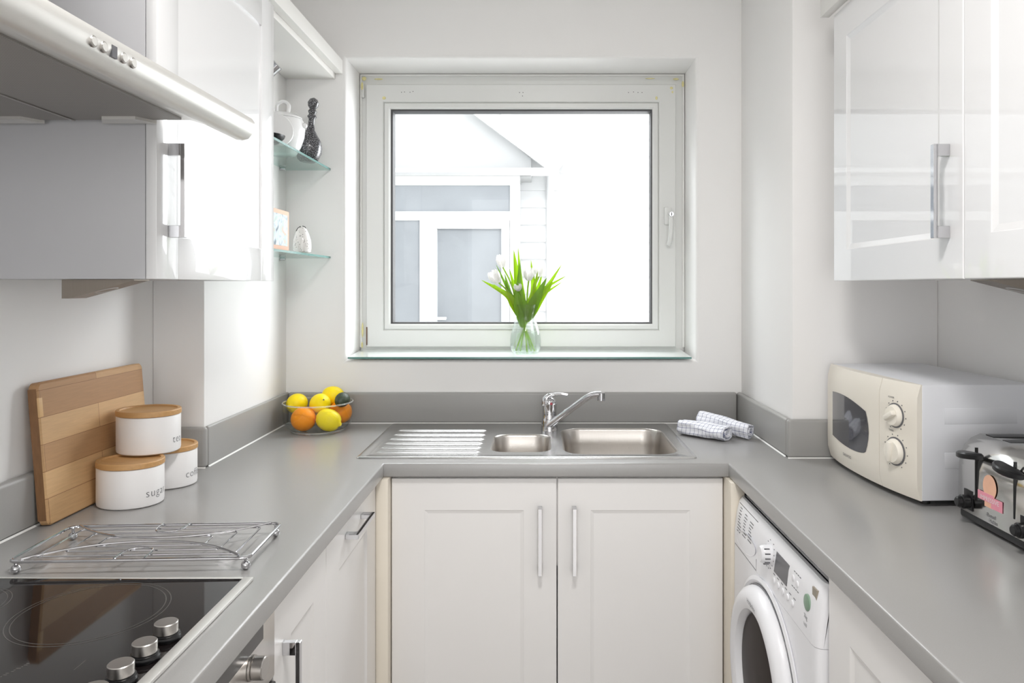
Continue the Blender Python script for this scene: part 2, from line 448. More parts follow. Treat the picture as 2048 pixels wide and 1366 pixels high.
bf.inputs['Roughness'].default_value = 0.5; bf.inputs['Metallic'].default_value = 0.4
M['filter'] = mf

# abstract pastel picture
ma, nta, ba = nodes('pastel_abstract')
tca = nta.nodes.new('ShaderNodeTexCoord'); noa = nta.nodes.new('ShaderNodeTexNoise'); noa.inputs['Scale'].default_value = 22; noa.inputs['Detail'].default_value = 5; noa.inputs['Distortion'].default_value = 1.5
nta.links.new(tca.outputs['Object'], noa.inputs['Vector'])
cra = nta.nodes.new('ShaderNodeValToRGB'); e = cra.color_ramp.elements
e[0].position = 0.30; e[0].color = (0.12, 0.14, 0.17, 1); e[1].position = 0.72; e[1].color = (0.72, 0.46, 0.36, 1)
for p, c in ((0.42, (0.42, 0.52, 0.58, 1)), (0.5, (0.62, 0.66, 0.68, 1)), (0.58, (0.45, 0.58, 0.56, 1))):
    x = e.new(p); x.color = c
nta.links.new(noa.outputs['Fac'], cra.inputs['Fac']); nta.links.new(cra.outputs['Color'], ba.inputs['Base Color'])
ba.inputs['Roughness'].default_value = 0.6
M['picture'] = ma

# ------------------------------------------------------------------ the setting
T = 0.90                       # worktop height
XL, XR = -1.068, 1.163         # side walls
YB = 2.665                     # back wall
YREAR = -2.4
ZC = 2.56
BLX, BLY = -0.925, 2.015       # boxed-in pier at the left of the window (right face, front face)
BRX, BRY = 0.7374, 2.13        # the one at the right
WX0, WX1, WZ0, WZ1 = -0.7064, 0.571, 1.128, 2.231   # window opening

def struct(name, mb, m, **k):
    return mb.build(name, m, kind='structure', **k)

struct('floor', MB().box(XL - .1, XR + .1, YREAR - .1, YB + .35, -0.06, 0), M['floor'])
struct('ceiling', MB().box(XL - .1, XR + .1, YREAR - .1, YB + .35, ZC, ZC + .08), M['ceiling'])
struct('wall_left', MB().box(XL - .1, XL, YREAR, YB + .35, 0, ZC), M['wall'])
struct('wall_right', MB().box(XR, XR + .1, YREAR, YB + .35, 0, ZC), M['wall'])
struct('wall_pier_left', MB().box(XL, BLX, BLY, YB + .01, 0, ZC, 0.004), M['wall'])
struct('wall_pier_right', MB().box(BRX, XR, BRY, YB + .01, 0, ZC, 0.004), M['wall'])
wb = MB()
def rect(x0, x1, z0, z1, y): return [(x0, y, z0), (x1, y, z0), (x1, y, z1), (x0, y, z1)]
rings = [rect(XL, XR, 0, ZC, YB + .35), rect(XL, XR, 0, ZC, YB)]
rr = 0.014
for i in range(7):
    a = pi / 2 * i / 6
    d = -rr * (1 - sin(a))
    rings.append(rect(WX0 + d, WX1 - d, WZ0 + d, WZ1 - d, YB + rr * (1 - cos(a))))
rings.append(rect(WX0, WX1, WZ0, WZ1, YB + .35))
wb.loft(rings, False, False); wb.loft([rings[-1], rings[0]], False, False)
struct('wall_back', wb, M['wall'])
wr = MB()                       # rear wall with an opening added to let light in
wr.box(XL, -0.80, YREAR - .1, YREAR, 0, ZC).box(1.0, XR, YREAR - .1, YREAR, 0, ZC).box(-0.80, 1.0, YREAR - .1, YREAR, 2.40, ZC)
struct('wall_rear', wr, M['wall'])
struct('ground', MB().box(-9, 9, YB + .36, 9.5, -0.12, -0.02), M['ground'])

struct('porch_shadow_block', MB().box(-6.0, 0.90, YREAR - .1, YB + .35, ZC + .09, 8.0), M['wall'])  # unseen block added to keep the sun off the porch

# ---- window_1
FY = 2.868                      # face of the outer frame
SY = 2.852                      # face of the sash
def X(px, Y): return (px - VX) * Y / F
def Z(py, Y): return CZ - (py - VY) * Y / F
win = thing('window_1', None, None, (-.07, FY, 1.15), kind='structure')
def ringframe(o, i, y0, y1, b=0.004, step=None):
    """mitred rectangular frame, outer and inner = (x0,x1,z0,z1), front y0, back y1"""
    lp = [rect(o[0], o[1], o[2], o[3], y1), rect(o[0], o[1], o[2], o[3], y0 + b), rect(o[0] + b, o[1] - b, o[2] + b, o[3] - b, y0)]
    lp += [rect(i[0] - b, i[1] + b, i[2] - b, i[3] + b, y0), rect(i[0], i[1], i[2], i[3], y0 + b), rect(i[0], i[1], i[2], i[3], y1)]
    m = MB(); m.loft(lp + [lp[0]], False, False); return m
fo = (WX0 + .001, WX1 - .001, WZ0 + .012, WZ1 - .001)
so = (X(732, SY), X(1352, SY), Z(694, SY), Z(168.5, SY))
sb = (X(767, SY), X(1318, SY), Z(660, SY), Z(204, SY))
gi = (X(780, SY), X(1305.5, SY), Z(648, SY), Z(217, SY))
gl = (X(786, SY + .02), X(1301.5, SY + .02), Z(644.5, SY + .02), Z(223, SY + .02))
fi = (so[0] + .012, so[1] - .012, so[2] + .012, so[3] - .012)
ringframe(fo, fi, FY, FY + .07).build('window_frame', M['upvc'], win)
sash = ringframe(so, sb, SY, FY + .055, 0.003)
so_ = sash.build('window_sash', M['upvc'], win)
ringframe((sb[0] - .001, sb[1] + .001, sb[2] - .001, sb[3] + .001), gi, SY + .003, FY + .05, 0.006).build('glazing_bead', M['upvc'], win)
ringframe((gi[0] - .002, gi[1] + .002, gi[2] - .002, gi[3] + .002), gl, SY + .016, FY + .05, 0.001).build('gasket', M['gasket'], win, label='dark grey glazing gasket')
MB().box(gl[0] - .003, gl[1] + .003, FY + .018, FY + .022, gl[2] - .003, gl[3] + .003).build('window_pane', M['pane'], win)
# sealant bead round the frame with its yellowed foam at the corners, and the rust at the lower hinge
sl = MB()
sl.tube([(WX0 + .006, FY - .002, WZ0 + .03), (WX0 + .006, FY - .002, WZ1 - .006), (WX1 - .006, FY - .002, WZ1 - .006), (WX1 - .006, FY - .002, WZ0 + .03)], 0.006, 8)
sl.build('sealant', M['seal'], win)
fm = MB()
for px, py, rx, rz in ((728, 157, .009, .008), (724, 172, .005, .016), (757, 158, .018, .003), (1352, 158, .012, .004), (1366, 168, .005, .012), (1343, 176, .007, .006), (725, 660, .004, .03), (724, 690, .004, .012), (768, 196, .008, .007), (1313, 196, .005, .008), (1345, 184, .004, .005), (1300, 157, .02, .002)):
    p = at(px, py, SY - .0005)
    fm.lathe([(0.0, -.002), (1, -.0015), (.7, .0015), (0, .002)], p, 10, rx, rz, axis=(0, -1, 0.0001), cap0=False, cap1=False)
fm.build('yellowed_foam', M['foam'], win, label='yellowed foam and old sealant patches')
rs = MB(); a = at(733.5, 654, SY - .001); c = at(733.5, 690, SY - .001)
rs.box(a.x - .0015, a.x + .0022, SY - .004, SY + .02, c.z, a.z); rs.build('rust_stain', M['rust'], win, label='rusty gap at the lower hinge')
dots = MB()
for px, py in ((803, 184.5), (809, 184), (820, 184.5), (826, 183), (1039, 185), (1046, 185), (1045, 192), (1257, 185), (1267, 184), (1276, 185), (1284, 185)):
    p = at(px, py, SY); dots.cyl((p.x, SY - .0006, p.z), (p.x, SY + .002, p.z), 0.0017, 8)
dots.build('drain_hole', M['gasket'], win, label='tiny dark holes along the top of the sash')
# handle
hp = at(1335, 432, SY)
hm = MB(); hm.box(hp.x - .014, hp.x + .014, SY - .012, SY, hp.z - .034, hp.z + .034, .003)
hnd = hm.build('handle_plate', M['upvc'], win)
h2 = MB(); hx = hp.x + .0075
h2.tube(arc_pts([(hx, SY - .004, hp.z + .008), (hx, SY - .034, hp.z + .004), (hx + .001, SY - .036, hp.z - .03), (hx - .001, SY - .033, hp.z - .075), (hx - .004, SY - .026, hp.z - .102), (hx - .008, SY - .02, hp.z - .113)], 25), 0.0092, 12)
wh = h2.build('handle', M['upvc'], win)
h3 = MB(); h3.cyl((hx, SY - .050, hp.z + .003), (hx, SY - .032, hp.z + .003), .0095, 20, b=.001); h3.build('lock_cylinder', M['chrome'], wh)
h4 = MB(); h4.box(hx - .0015, hx + .0015, SY - .0508, SY - .049, hp.z - .003, hp.z + .009); h4.build('keyhole', M['blackmatte'], wh)
# hinge at the upper left
hg = MB(); p = at(727, 182, FY); hg.cyl((p.x, FY - .006, p.z - .028), (p.x, FY - .006, p.z + .028), .006, 12); hg.build('hinge', M['upvc'], win)
# sill of white-backed glass, rising slightly towards the frame
sm = MB()
zf, zb = 1.1405, 1.1500
sm.prism([(2.648, zf - .0065), (FY - .001, zb - .0065), (FY - .001, zb), (2.648, zf)], X(696, 2.65), X(1383, 2.65), 'yz')
sill = sm.build('window_sill', M['sillglass'], win, label='white-backed glass sill')
se = MB(); se.box(X(696, 2.65), X(1383, 2.65), 2.6465, 2.6485, zf - .0065, zf); se.build('sill_edge', M['greenedge'], sill, label='green cut edge of the glass')

# ---- the neighbouring house seen through the window
HY = 6.4
nh = thing('neighbouring_house', 'white clapboard house with a glazed porch seen through the kitchen window', 'house', (0.4, HY, -0.02))
cb = MB(); bh = 0.15
z = -0.02
while z < 5.2:
    cb.prism([(HY - .042, z), (HY + .06, z), (HY + .06, z + bh), (HY - .004, z + bh)], -3.2, 4.6, 'yz'); z += bh
cb.build('clapboard_wall', M['clapboard'], nh)
PY = 6.0
pm = MB()                                            # porch front: gable above a glazed screen
pz0 = Z(352, PY)
pm.box(X(560, PY), X(1040, PY), PY, HY, pz0 - .02, pz0 + .02)
poly = [(X(500, PY), pz0), (X(1062, PY), pz0), (X(1062, PY), Z(318, PY)), (X(900, PY), Z(190, PY)), (X(500, PY), Z(190, PY))]
pm.prism(poly, PY - .02, HY - .03, 'xz')
pm.build('porch_gable', M['soffitext'], nh, label='gable of the porch, shade put into its grey')
rv = MB()
d0, d1 = Vector((X(938, PY - .2), Z(200, PY - .2))), Vector((X(1120, PY - .2), Z(336, PY - .2)))
nrm = Vector((-(d1 - d0).y, (d1 - d0).x)).normalized()
rv.prism([tuple(d0 - nrm * .07), tuple(d1 - nrm * .07), tuple(d1 + nrm * .05), tuple(d0 + nrm * .05)], PY - .22, PY - .18, 'xz')
rv.prism([tuple(d0 + nrm * .05), tuple(d1 + nrm * .05), tuple(d1 + nrm * .10), tuple(d0 + nrm * .10)], PY - .26, HY - .03, 'xz')
rv.build('roof_verge', M['clapboard'], nh)
sf = MB(); sf.box(X(500, PY), X(1118, PY - .2), PY - .2, PY, pz0, pz0 + .035); sf.build('eaves_board', M['clapboard'], nh)
scm = MB()
def scr(x0, x1, y0, y1, d=0.0): scm.box(X(x0, PY), X(x1, PY), PY - .02 - d, PY + .04, Z(y1, PY), Z(y0, PY), .004)
scr(560, 1040, 352, 371); scr(560, 1040, 423, 441); scr(1020, 1040, 371, 900, .003)
scr(840, 858, 441, 900, .002); scr(858, 1019, 441, 458, .02); scr(858, 875, 458, 900, .021); scr(1003, 1019, 458, 900, .021)
scm.build('porch_frame', M['clapboard'], nh)
for x0, x1, y0, y1 in ((560, 1020, 371, 423), (560, 840, 441, 900), (875, 1003, 458, 900)):
    MB().box(X(x0, PY), X(x1, PY), PY + .01, PY + .02, Z(y1, PY), Z(y0, PY)).build('porch_pane', M['extpane'], nh, label='grey-blue pane')
dp = MB(); dp.cyl((X(1100, HY), HY - .08, -.02), (X(1100, HY), HY - .08, Z(330, HY)), .035, 14); dp.build('downpipe', M['clapboard'], nh)
hd = MB(); p = at(868, 637, PY - .07); hd.box(p.x - .01, p.x + .10, p.y - .02, p.y + .03, p.z - .012, p.z + .012, .005); hd.build('door_handle', M['clapboard'], nh)

# ------------------------------------------------------------------ worktop
def build_worktop():
    XF0, XF1, YF = -0.4368, 0.5309, 2.0506
    xs = sorted({XL + .001, BLX + .001, -0.985, -0.502, XF0, -0.512, 0.440, XF1, BRX - .001, XR - .001})
    ys = sorted({-0.55, 0.695, 1.222, BLY - .001, YF, BRY - .001, 2.125, 2.608, YB - .001})
    bm = bmesh.new(); V = {}
    def vert(i, j):
        if (i, j) not in V: V[i, j] = bm.verts.new((xs[i], ys[j], T))
        return V[i, j]
    for i in range(len(xs) - 1):
        for j in range(len(ys) - 1):
            cx, cy = (xs[i] + xs[i + 1]) / 2, (ys[j] + ys[j + 1]) / 2
            inside = cx < XF0 or cx > XF1 or cy > YF
            if cx < BLX and cy > BLY - .001: inside = False
            if cx > BRX - .001 and cy > BRY - .001: inside = False
            if -0.985 < cx < -0.502 and 0.695 < cy < 1.222: inside = False
            if -0.512 < cx < 0.440 and 2.125 < cy < 2.608: inside = False
            if inside: bm.faces.new([vert(i, j), vert(i + 1, j), vert(i + 1, j + 1), vert(i, j + 1)])
    top = bm.faces[:]
    r = bmesh.ops.extrude_face_region(bm, geom=top)
    for v in [g for g in r['geom'] if isinstance(g, bmesh.types.BMVert)]: v.co.z = T - .039
    bmesh.ops.recalc_face_normals(bm, faces=bm.faces)
    ed = []
    for e in bm.edges:
        a, b = e.verts[0].co, e.verts[1].co
        if abs(a.z - b.z) > 1e-5: continue
        for k, val, in ((0, XF0), (0, XF1), (1, YF)):
            if abs(a[k] - val) < 1e-5 and abs(b[k] - val) < 1e-5:
                if any(abs(f.normal.z) < 0.5 for f in e.link_faces): ed.append(e)
    bmesh.ops.bevel(bm, geom=ed, offset=0.0045, segments=3, profile=0.5, affect='EDGES')
    return MB().bm(bm)
wt = build_worktop().build('worktop', M['worktop'])
tag(wt, 'grey laminate worktop running in a U round the kitchen', 'worktop')

def upstand(x0, x1, y0, y1, label, seal):
    u = MB().box(x0, x1, y0, y1, T + .0005, T + .112, .009, 4).build('upstand', M['upstand'])
    tag(u, label, 'upstand', 'grey upstands along the worktop')
    s = MB()
    k = .0032
    if seal == 'y': s.prism([(y0 - k, T + .0003), (y0 + .001, T + .0003), (y0 + .001, T + k)], x0, x1, 'yz')
    elif seal == 'x+': s.prism([(x1 + k, T + .0003), (x1 - .001, T + .0003), (x1 - .001, T + k)], y0, y1, 'xz')
    else: s.prism([(x0 - k, T + .0003), (x0 + .001, T + .0003), (x0 + .001, T + k)], y0, y1, 'xz')
    s.build('sealant', M['seal'], u, label='white sealant bead')
upstand(BLX + .0125, BRX - .0205, YB - .020, YB - .0005, 'long grey upstand behind the sink under the window', 'y')
upstand(BLX + .0005, BLX + .012, BLY - .0005, YB - .0005, 'grey upstand on the side of the left pier beside the fruit bowl', 'x+')
upstand(XL + .0225, BLX + .012, BLY - .020, BLY - .001, 'short grey upstand behind the coffee canister', 'y')
upstand(XL + .0005, XL + .022, -0.55, BLY - .001, 'grey upstand along the left wall behind the chopping board', 'x+')
upstand(BRX - .0195, BRX - .0005, BRY - .0005, YB - .0005, 'grey upstand on the side of the right pier beside the tea towels', 'x-')
upstand(BRX - .0195, XR - .0225, BRY - .020, BRY - .001, 'grey upstand on the front of the right pier behind the microwave', 'y')
upstand(XR - .022, XR - .0005, -0.55, BRY - .001, 'grey upstand along the right wall behind the microwave and toaster', 'x-')

# ------------------------------------------------------------------ cabinets
def shaker(w, h, Mx, t=.02, st=.09, rec=.0045, bev=.010, rail=None):
    m = MB(Mx); rail = rail or st
    def rc(ix, iz, y): return [(ix, y, iz), (w - ix, y, iz), (w - ix, y, h - iz), (ix, y, h - iz)]
    lp = [rc(0, 0, t), rc(0, 0, .002), rc(.0006, .0006, .0006), rc(.002, .002, 0), rc(st, rail, 0), rc(st + .002, rail + .002, .0012), rc(st + bev, rail + bev, rec)]
    m.loft(lp); return m

def bar_handle(L, Mx, axis='z', w=.0115, proj=.031, bar=.008, post=.023):
    m = MB(Mx)
    def bx(a0, a1, y0, y1):
        if axis == 'z': m.box(-w / 2, w / 2, y0, y1, a0, a1, .0007, 1)
        else: m.box(a0, a1, y0, y1, -w / 2, w / 2, .0007, 1)
    bx(-L / 2, L / 2, -proj, -proj + bar)
    bx(-L / 2, -L / 2 + post, -proj + bar - .0005, 0)
    bx(L / 2 - post, L / 2, -proj + bar - .0005, 0)
    return m

def fr2(o, side, dx, dz):
    m = FR(o, side); return m @ Matrix.Translation((dx, 0, dz))

# sink unit
DY = 2.070
su = thing('sink_cabinet', 'white two-door base cabinet under the sink', 'cabinet', (0.05, DY + .02, 0))
MB().box(-0.420, 0.5205, DY + .021, 2.085, 0.10, 0.8605).box(-0.420, 0.5205, 2.085, YB - .03, 0.10, 0.60).build('carcass', M['base_door'], su)
MB().box(-0.420, 0.5205, DY + .035, DY + .05, 0.0, 0.148).build('plinth', M['base_door'], su)
for x0, x1, hx in ((-0.4195, 0.0485, 0.0015), (0.0515, 0.5200, 0.0985)):
    d = shaker(x1 - x0, .853 - .15, FR((x0, DY, .15), 'back'), st=.093, rail=.090, rec=.0035).build('door', M['base_door'], su, sharp=9)
    bar_handle(.188, fr2((hx, DY, .681), 'back', 0, 0)).build('handle', M['chrome'], d, label='chrome bar handle')
# corner fillers
for nm, x0, x1, y0, y1, lb in (('left', -0.456, -0.4215, 2.03, DY + .012, 'cream corner post left of the sink cabinet doors'), ('right', 0.5225, 0.560, 1.992, DY + .012, 'cream corner post between the sink cabinet and the washing machine')):
    o = MB().box(x0, x1, y0, y1, 0.0, .8605, .001).build('corner_post', M['cream']); tag(o, lb, 'filler post', 'cream corner posts')

# left base units: drawer-handled unit, narrow door unit
LX = -0.455
u = thing('base_cabinet', 'white base cabinet with a horizontal handle left of the sink', 'cabinet', (LX, 1.79, 0))
MB().box(XL + .03, LX - .0205, 1.5575, 2.028, .10, .8605).build('carcass', M['base_door'], u)
d = shaker(2.026 - 1.5585, .853 - .15, FR((LX, 1.5585, .15), 'left'), st=.100, rail=.097).build('door', M['base_door'], u, sharp=9)
bar_handle(.172, FR((LX, 1.795, .811), 'left'), 'x').build('handle', M['chrome'], d, label='chrome bar handle lying across the top')
u = thing('base_cabinet', 'narrow white base cabinet beside the built-in oven', 'cabinet', (LX, 1.40, 0))
MB().box(XL + .03, LX - .0205, 1.2505, 1.5555, .10, .8605).build('carcass', M['base_door'], u)
d = shaker(1.5555 - 1.2515, .853 - .15, FR((LX, 1.2515, .15), 'left'), st=.085, rail=.09).build('door', M['base_door'], u, sharp=9)
bar_handle(.188, FR((LX, 1.297, .674), 'left')).build('handle', M['chrome'], d, label='chrome upright bar handle')

# oven under the hob
ov = thing('oven', 'stainless steel built-in oven under the ceramic hob', 'oven', (LX, .95, 0))
OX = -0.452
MB().box(XL + .03, OX - .021, .655, 1.2465, .10, .835).build('body', M['ovensteel'], ov)
MB().box(OX - .0205, OX, .655, 1.2465, .735, .8600, .002).build('control_panel', M['ovensteel'], ov)
MB().box(OX - .004, OX + .0012, .68, 1.192, .8235, .8565).build('control_glass', M['darkglass'], ov, label='dark glass control strip')
for y in (1.145, .80):
    k = MB(); k.cyl((OX + .0005, y, .800), (OX + .004, y, .800), .0195, 28); k.cyl((OX + .004, y, .800), (OX + .022, y, .800), .0175, 28, b=.0015)
    k.build('knob', M['satin'], ov)
MB().box(OX - .0205, OX + .004, .657, 1.2445, .17, .728, .004).build('oven_door', M['darkglass'], ov)
h = MB(); h.cyl((OX + .036, .70, .7265), (OX + .036, 1.20, .7265), .009, 16); h.cyl((OX + .003, .73, .715), (OX + .036, .73, .7265), .006, 10); h.cyl((OX + .003, 1.17, .715), (OX + .036, 1.17, .7265), .006, 10)
h.build('handle', M['chrome'], ov)

# right base unit beyond the washing machine
RX = 0.548
u = thing('base_cabinet', 'white base cabinet in front of the washing machine at the right edge', 'cabinet', (RX, 1.08, 0))
MB().box(RX + .0205, XR - .03, .785, 1.384, .10, .8605).build('carcass', M['base_door'], u)
d = shaker(.596, .853 - .15, FR((RX, 1.384, .15), 'right'), st=.095, rail=.09).build('door', M['base_door'], u, sharp=9)
bar_handle(.188, FR((RX, .84, .674), 'right')).build('handle', M['chrome'], d)

# ---- wall cabinets
ZU0, ZU1 = 1.412, 2.150
LW = -0.71
u = thing('wall_cabinet', 'glossy white wall cabinet with chrome handle left of the window', 'cabinet', (LW - .1, 1.65, ZU0))
MB().box(XL + .001, LW - .0215, 1.354, 1.950, ZU0, ZU1, .001).build('carcass', M['carcass'], u, label='silver-grey side panel')
w, hh, st = 1.951 - 1.3535, ZU1 - .002 - ZU0, .082
m = MB(FR((LW, 1.3535, ZU0), 'left'))
m.box(0, st, 0, .02, 0, hh, .0012).box(w - st, w, 0, .02, 0, hh, .0012)
m.box(st, w - st, .0001, .02, 0, st, .0009).box(st, w - st, .0001, .02, hh - st, hh, .0009)
m.box(st - .001, w - st + .001, .005, .018, st - .001, hh - st + .001)
d = m.build('door', M['gloss'], u)
bar_handle(.180, FR((LW, 1.402, 1.582), 'left'), w=.0125).build('handle', M['chrome'], d, label='chrome bar handle')
RW = 0.785
def rdoor(y1, y0, label, handle_y):
    u = thing('wall_cabinet', label, 'cabinet', (RW + .1, (y0 + y1) / 2, ZU0), group=None)
    MB().box(RW + .0215, XR - .001, y0 + .001, y1 - .001, ZU0, ZU1 - .03, .001).build('carcass', M['gloss'], u)
    d = shaker(y1 - y0 - .003, ZU1 - .03 - ZU0, FR((RW, y1 - .0015, ZU0), 'right'), st=.080, rail=.080, bev=.014, rec=.005).build('door', M['gloss'], u, sharp=9)
    bar_handle(.180, FR((RW, handle_y, 1.581), 'right'), w=.0125).build('handle', M['chrome'], d, label='chrome bar handle')
rdoor(1.949, 1.3515, 'glossy white wall cabinet with a handle, nearest the right pier', 1.402)
rdoor(1.3510, .7535, 'glossy white wall cabinet cut off by the right edge, without a visible handle', .80)

# cornices and the soffit over the glass shelves
o = MB().box(-0.745, -0.718, 1.30, YB - .001, 2.172, 2.222, .0015).build('cornice', M['trimwhite']); tag(o, 'white cornice above the left wall cabinet and glass shelves', 'cornice', 'white cornices')
o = MB().box(BLX + .001, -0.7455, 1.952, YB - .001, 2.1525, 2.1795, .001).build('soffit_board', M['trimwhite']); tag(o, 'white board roofing the glass shelf nook', 'board')
o = MB().box(.760, .7845, .70, 1.978, 2.125, 2.19, .0015).build('cornice', M['trimwhite']); tag(o, 'white cornice above the right wall cabinets', 'cornice', 'white cornices')

# ------------------------------------------------------------------ cooker hood
hd = thing('cooker_hood', 'brushed aluminium cooker hood on the left above the hob', 'cooker hood', (-.8, 1.0, 1.66))
pf = [(XL + .002, 1.712), (-.646, 1.7055), (-.640, 1.704), (-.610, 1.695), (-.578, 1.678), (-.560, 1.6695), (-.549, 1.668), (-.538, 1.671), (-.530, 1.680), (-.526, 1.692), (-.5265, 1.701), (-.531, 1.708), (-.56, 1.716), (-.70, 1.732), (XL + .002, 1.745)]
MB().prism(pf, .66, 1.349, 'xz').build('canopy', M['hoodsteel'], hd)
for x0, x1 in ((-1.03, -.850), (-.845, -.652)):
    MB().box(x0, x1, .70, 1.330, 1.7015, 1.7075, .0008, 1).build('grease_filter', M['filter'], hd, label='dark punched metal filter')
MB().box(-.8495, -.8455, .70, 1.33, 1.6995, 1.706).build('filter_divider', M['satin'], hd)
for x0, x1 in ((-.80, -.70), (-1.0, -.905)):
    MB().prism([(x0, 1.335), (x1, 1.335), (x1 - .02, 1.300), (x0 + .02, 1.300)], 1.696, 1.702, 'xy').build('filter_catch', M['hoodsteel'], hd)
MB().box(XL + .002, -.80, .86, 1.12, 1.74, ZC - .002, .002).build('chimney', M['hoodsteel'], hd)
for y in (.862, .883, .925, .946):
    b = MB(); b.cyl((-.5295, y, 1.6885), (-.5254, y, 1.6885), .0072, 20, b=.0008); pb = b.build('button', M['satin'], hd)
    b = MB(); b.cyl((-.5262, y, 1.6885), (-.5249, y, 1.6885), .0052, 16); b.build('button_face', M['hoodsteel'], pb)
MB().box(-.529, -.5255, .898, .909, 1.6815, 1.6965).build('hood_display', M['display'], hd)

# under-cabinet lights
def wedge(name, label, xa, xb, y0, y1, zt, zd):
    t = thing(name, label, 'light', ((xa + xb) / 2, (y0 + y1) / 2, zt), group='under-cabinet wedge lights')
    m = MB(); m.prism([(xa, zt), (xa, zt - zd), (xa + (xb - xa) * .10, zt - zd), (xb, zt - .002), (xb, zt)], y0, y1, 'xz')
    m.build('housing', M['lampbody'], t)
    nx = Vector((xb - xa, 0, zd)).normalized(); c = Vector(((xa + xb) / 2 , (y0 + y1) / 2, zt - zd * .52))
    nn = Vector((-nx.z, 0, nx.x)); nn = nn if nn.z < 0 else -nn
    l = MB(); l.lathe([(.022, -.002), (.022, .0015), (.019, .003), (.017, .001), (0, .001)], c, 24, axis=nn); l.build('lens', M['lampglass'], t)
wedge('under_cabinet_light', 'small brushed metal wedge light under the left wall cabinet', -.898, -.762, 1.372, 1.425, ZU0 - .0005, .036)
wedge('under_cabinet_light', 'small brushed metal wedge light under the right wall cabinet', 1.012, .862, 1.40, 1.46, ZU0 - .0005, .036)

# made-up ceiling lamp, out of frame, the body for the ceiling fill light
cl = thing('added_ceiling_lamp', 'round white flush ceiling lamp added out of view above the kitchen', 'lamp', (.05, .75, ZC))
MB().lathe([(.18, ZC - .0005), (.19, ZC - .012), (.19, ZC - .03), (.18, ZC - .045), (0.02, ZC - .05)], (.05, .75, 0), 40).build('lamp_body', M['upvc'], cl)

# ------------------------------------------------------------------ glass shelves and what stands on them
for zt, lb in ((1.827, 'upper green-edged glass shelf in the nook left of the window'), (1.506, 'lower green-edged glass shelf in the nook left of the window')):
    s = MB().box(BLX + .001, -.7645, 1.956, YB - .001, zt - .007, zt).build('glass_shelf', M['shelfglass']); tag(s, lb, 'shelf', 'glass shelves')
    MB().box(-.7645, -.7625, 1.956, YB - .001, zt - .007, zt).build('shelf_edge', M['greenedge'], s, label='green cut edge')
    for y in (2.05, 2.60): MB().cyl((BLX + .001, y, zt - .012), (BLX + .02, y, zt - .012), .005, 12).build('shelf_stud', M['chrome'], s)
ZS1, ZS2 = 1.827, 1.506
# tureen
tc_ = Vector((-.846, 2.40, ZS1))
tu = thing('tureen', 'white lidded porcelain pot on the upper glass shelf', 'pot', tuple(tc_))
MB().lathe([(.040, .0005), (.046, .004), (.060, .03), (.070, .06), (.073, .085), (.070, .108), (.066, .118), (.062, .118), (.066, .10), (.068, .08), (.055, .03), (.02, .012)], tc_, 40).build('pot_body', M['porcelain'], tu)
MB().lathe([(.0655, .119), (.064, .124), (.05, .134), (.025, .141), (.006, .143)], tc_, 40).build('pot_lid', M['porcelain'], tu)
k = MB(); k.tube(arc_pts([tc_ + Vector((-.018, 0, .139)), tc_ + Vector((-.017, 0, .166)), tc_ + Vector((.004, 0, .178)), tc_ + Vector((.022, 0, .166)), tc_ + Vector((.02, 0, .140))], 20), .0055, 10); k.build('lid_handle', M['porcelain'], tu)
k = MB(); k.ball(tc_ + Vector((.074, 0, .098)), .009); k.build('lug', M['porcelain'], tu)
# speckled bottle
bc = Vector((-.806, 2.535, ZS1))
bt = thing('speckled_bottle', 'black speckled long-necked bottle behind the white lidded pot', 'bottle', tuple(bc))
ax = Vector((.10, 0, 1)).normalized()
MB().lathe([(.024, .0008), (.034, .008), (.044, .035), (.045, .055), (.038, .078), (.024, .098), (.014, .114), (.011, .13), (.010, .150), (.016, .160), (.011, .168), (.015, .178), (.010, .186), (.017, .196), (.019, .208), (.013, .220), (.002, .226)], bc, 32, axis=ax).build('bottle_body', M['speckblack'], bt)
# black dish and white saucer leaning
o = MB().lathe([(.030, .0006), (.036, .003), (.052, .018), (.055, .026), (.052, .0262), (.034, .008), (.01, .006)], (-.824, 2.20, ZS1), 32).build('dish', M['black']); tag(o, 'small black dish near the front of the upper glass shelf', 'dish')
sx = MB(); sx.lathe([(.020, -.003), (.050, .0), (.058, .006), (.056, .008), (.02, .002)], (-.830, 2.285, ZS1 + .0605), 32, axis=(.55, -.80, .22)); o = sx.build('saucer', M['porcelain']); tag(o, 'white saucer propped upright between the black dish and white pot', 'saucer')
# picture tile
pc = thing('picture_card', 'small pastel abstract picture standing on the lower glass shelf', 'picture', (-.775, 2.16, ZS2))
MB().box(-.787, -.775, 2.04, 2.258, ZS2 + .0005, ZS2 + .121, .001).build('picture_block', mat('peach_card', (.72, .45, .33), .6, var=.05, scale=20), pc)
MB().box(-.7755, -.7742, 2.055, 2.243, ZS2 + .014, ZS2 + .108).build('picture_face', M['picture'], pc)
# speckled white bird-shaped shaker
o = MB().lathe([(.022, .0006), (.028, .006), (.030, .022), (.028, .045), (.021, .068), (.013, .084), (.008, .091), (.001, .0935)], (-.790, 2.43, ZS2), 28).build('shaker', M['speckwhite'])
sh = thing('speckled_shaker', 'white teardrop-shaped shaker with dark specks on the lower glass shelf', 'shaker', (-.790, 2.43, ZS2), world=False)
o.parent = sh
for v in o.data.vertices: v.co -= Vector((-.790, 2.43, ZS2))
kk = MB(); kk.tube([(.004 , -.008, .0915), (.012, -.010, .089), (.016, -.010, .083)], .0012, 6); kk.tube([(-.002, -.010, .0905), (-.010, -.014, .084), (-.014, -.018, .074)], .0012, 6); kk.build('painted_mark', M['black'], sh)
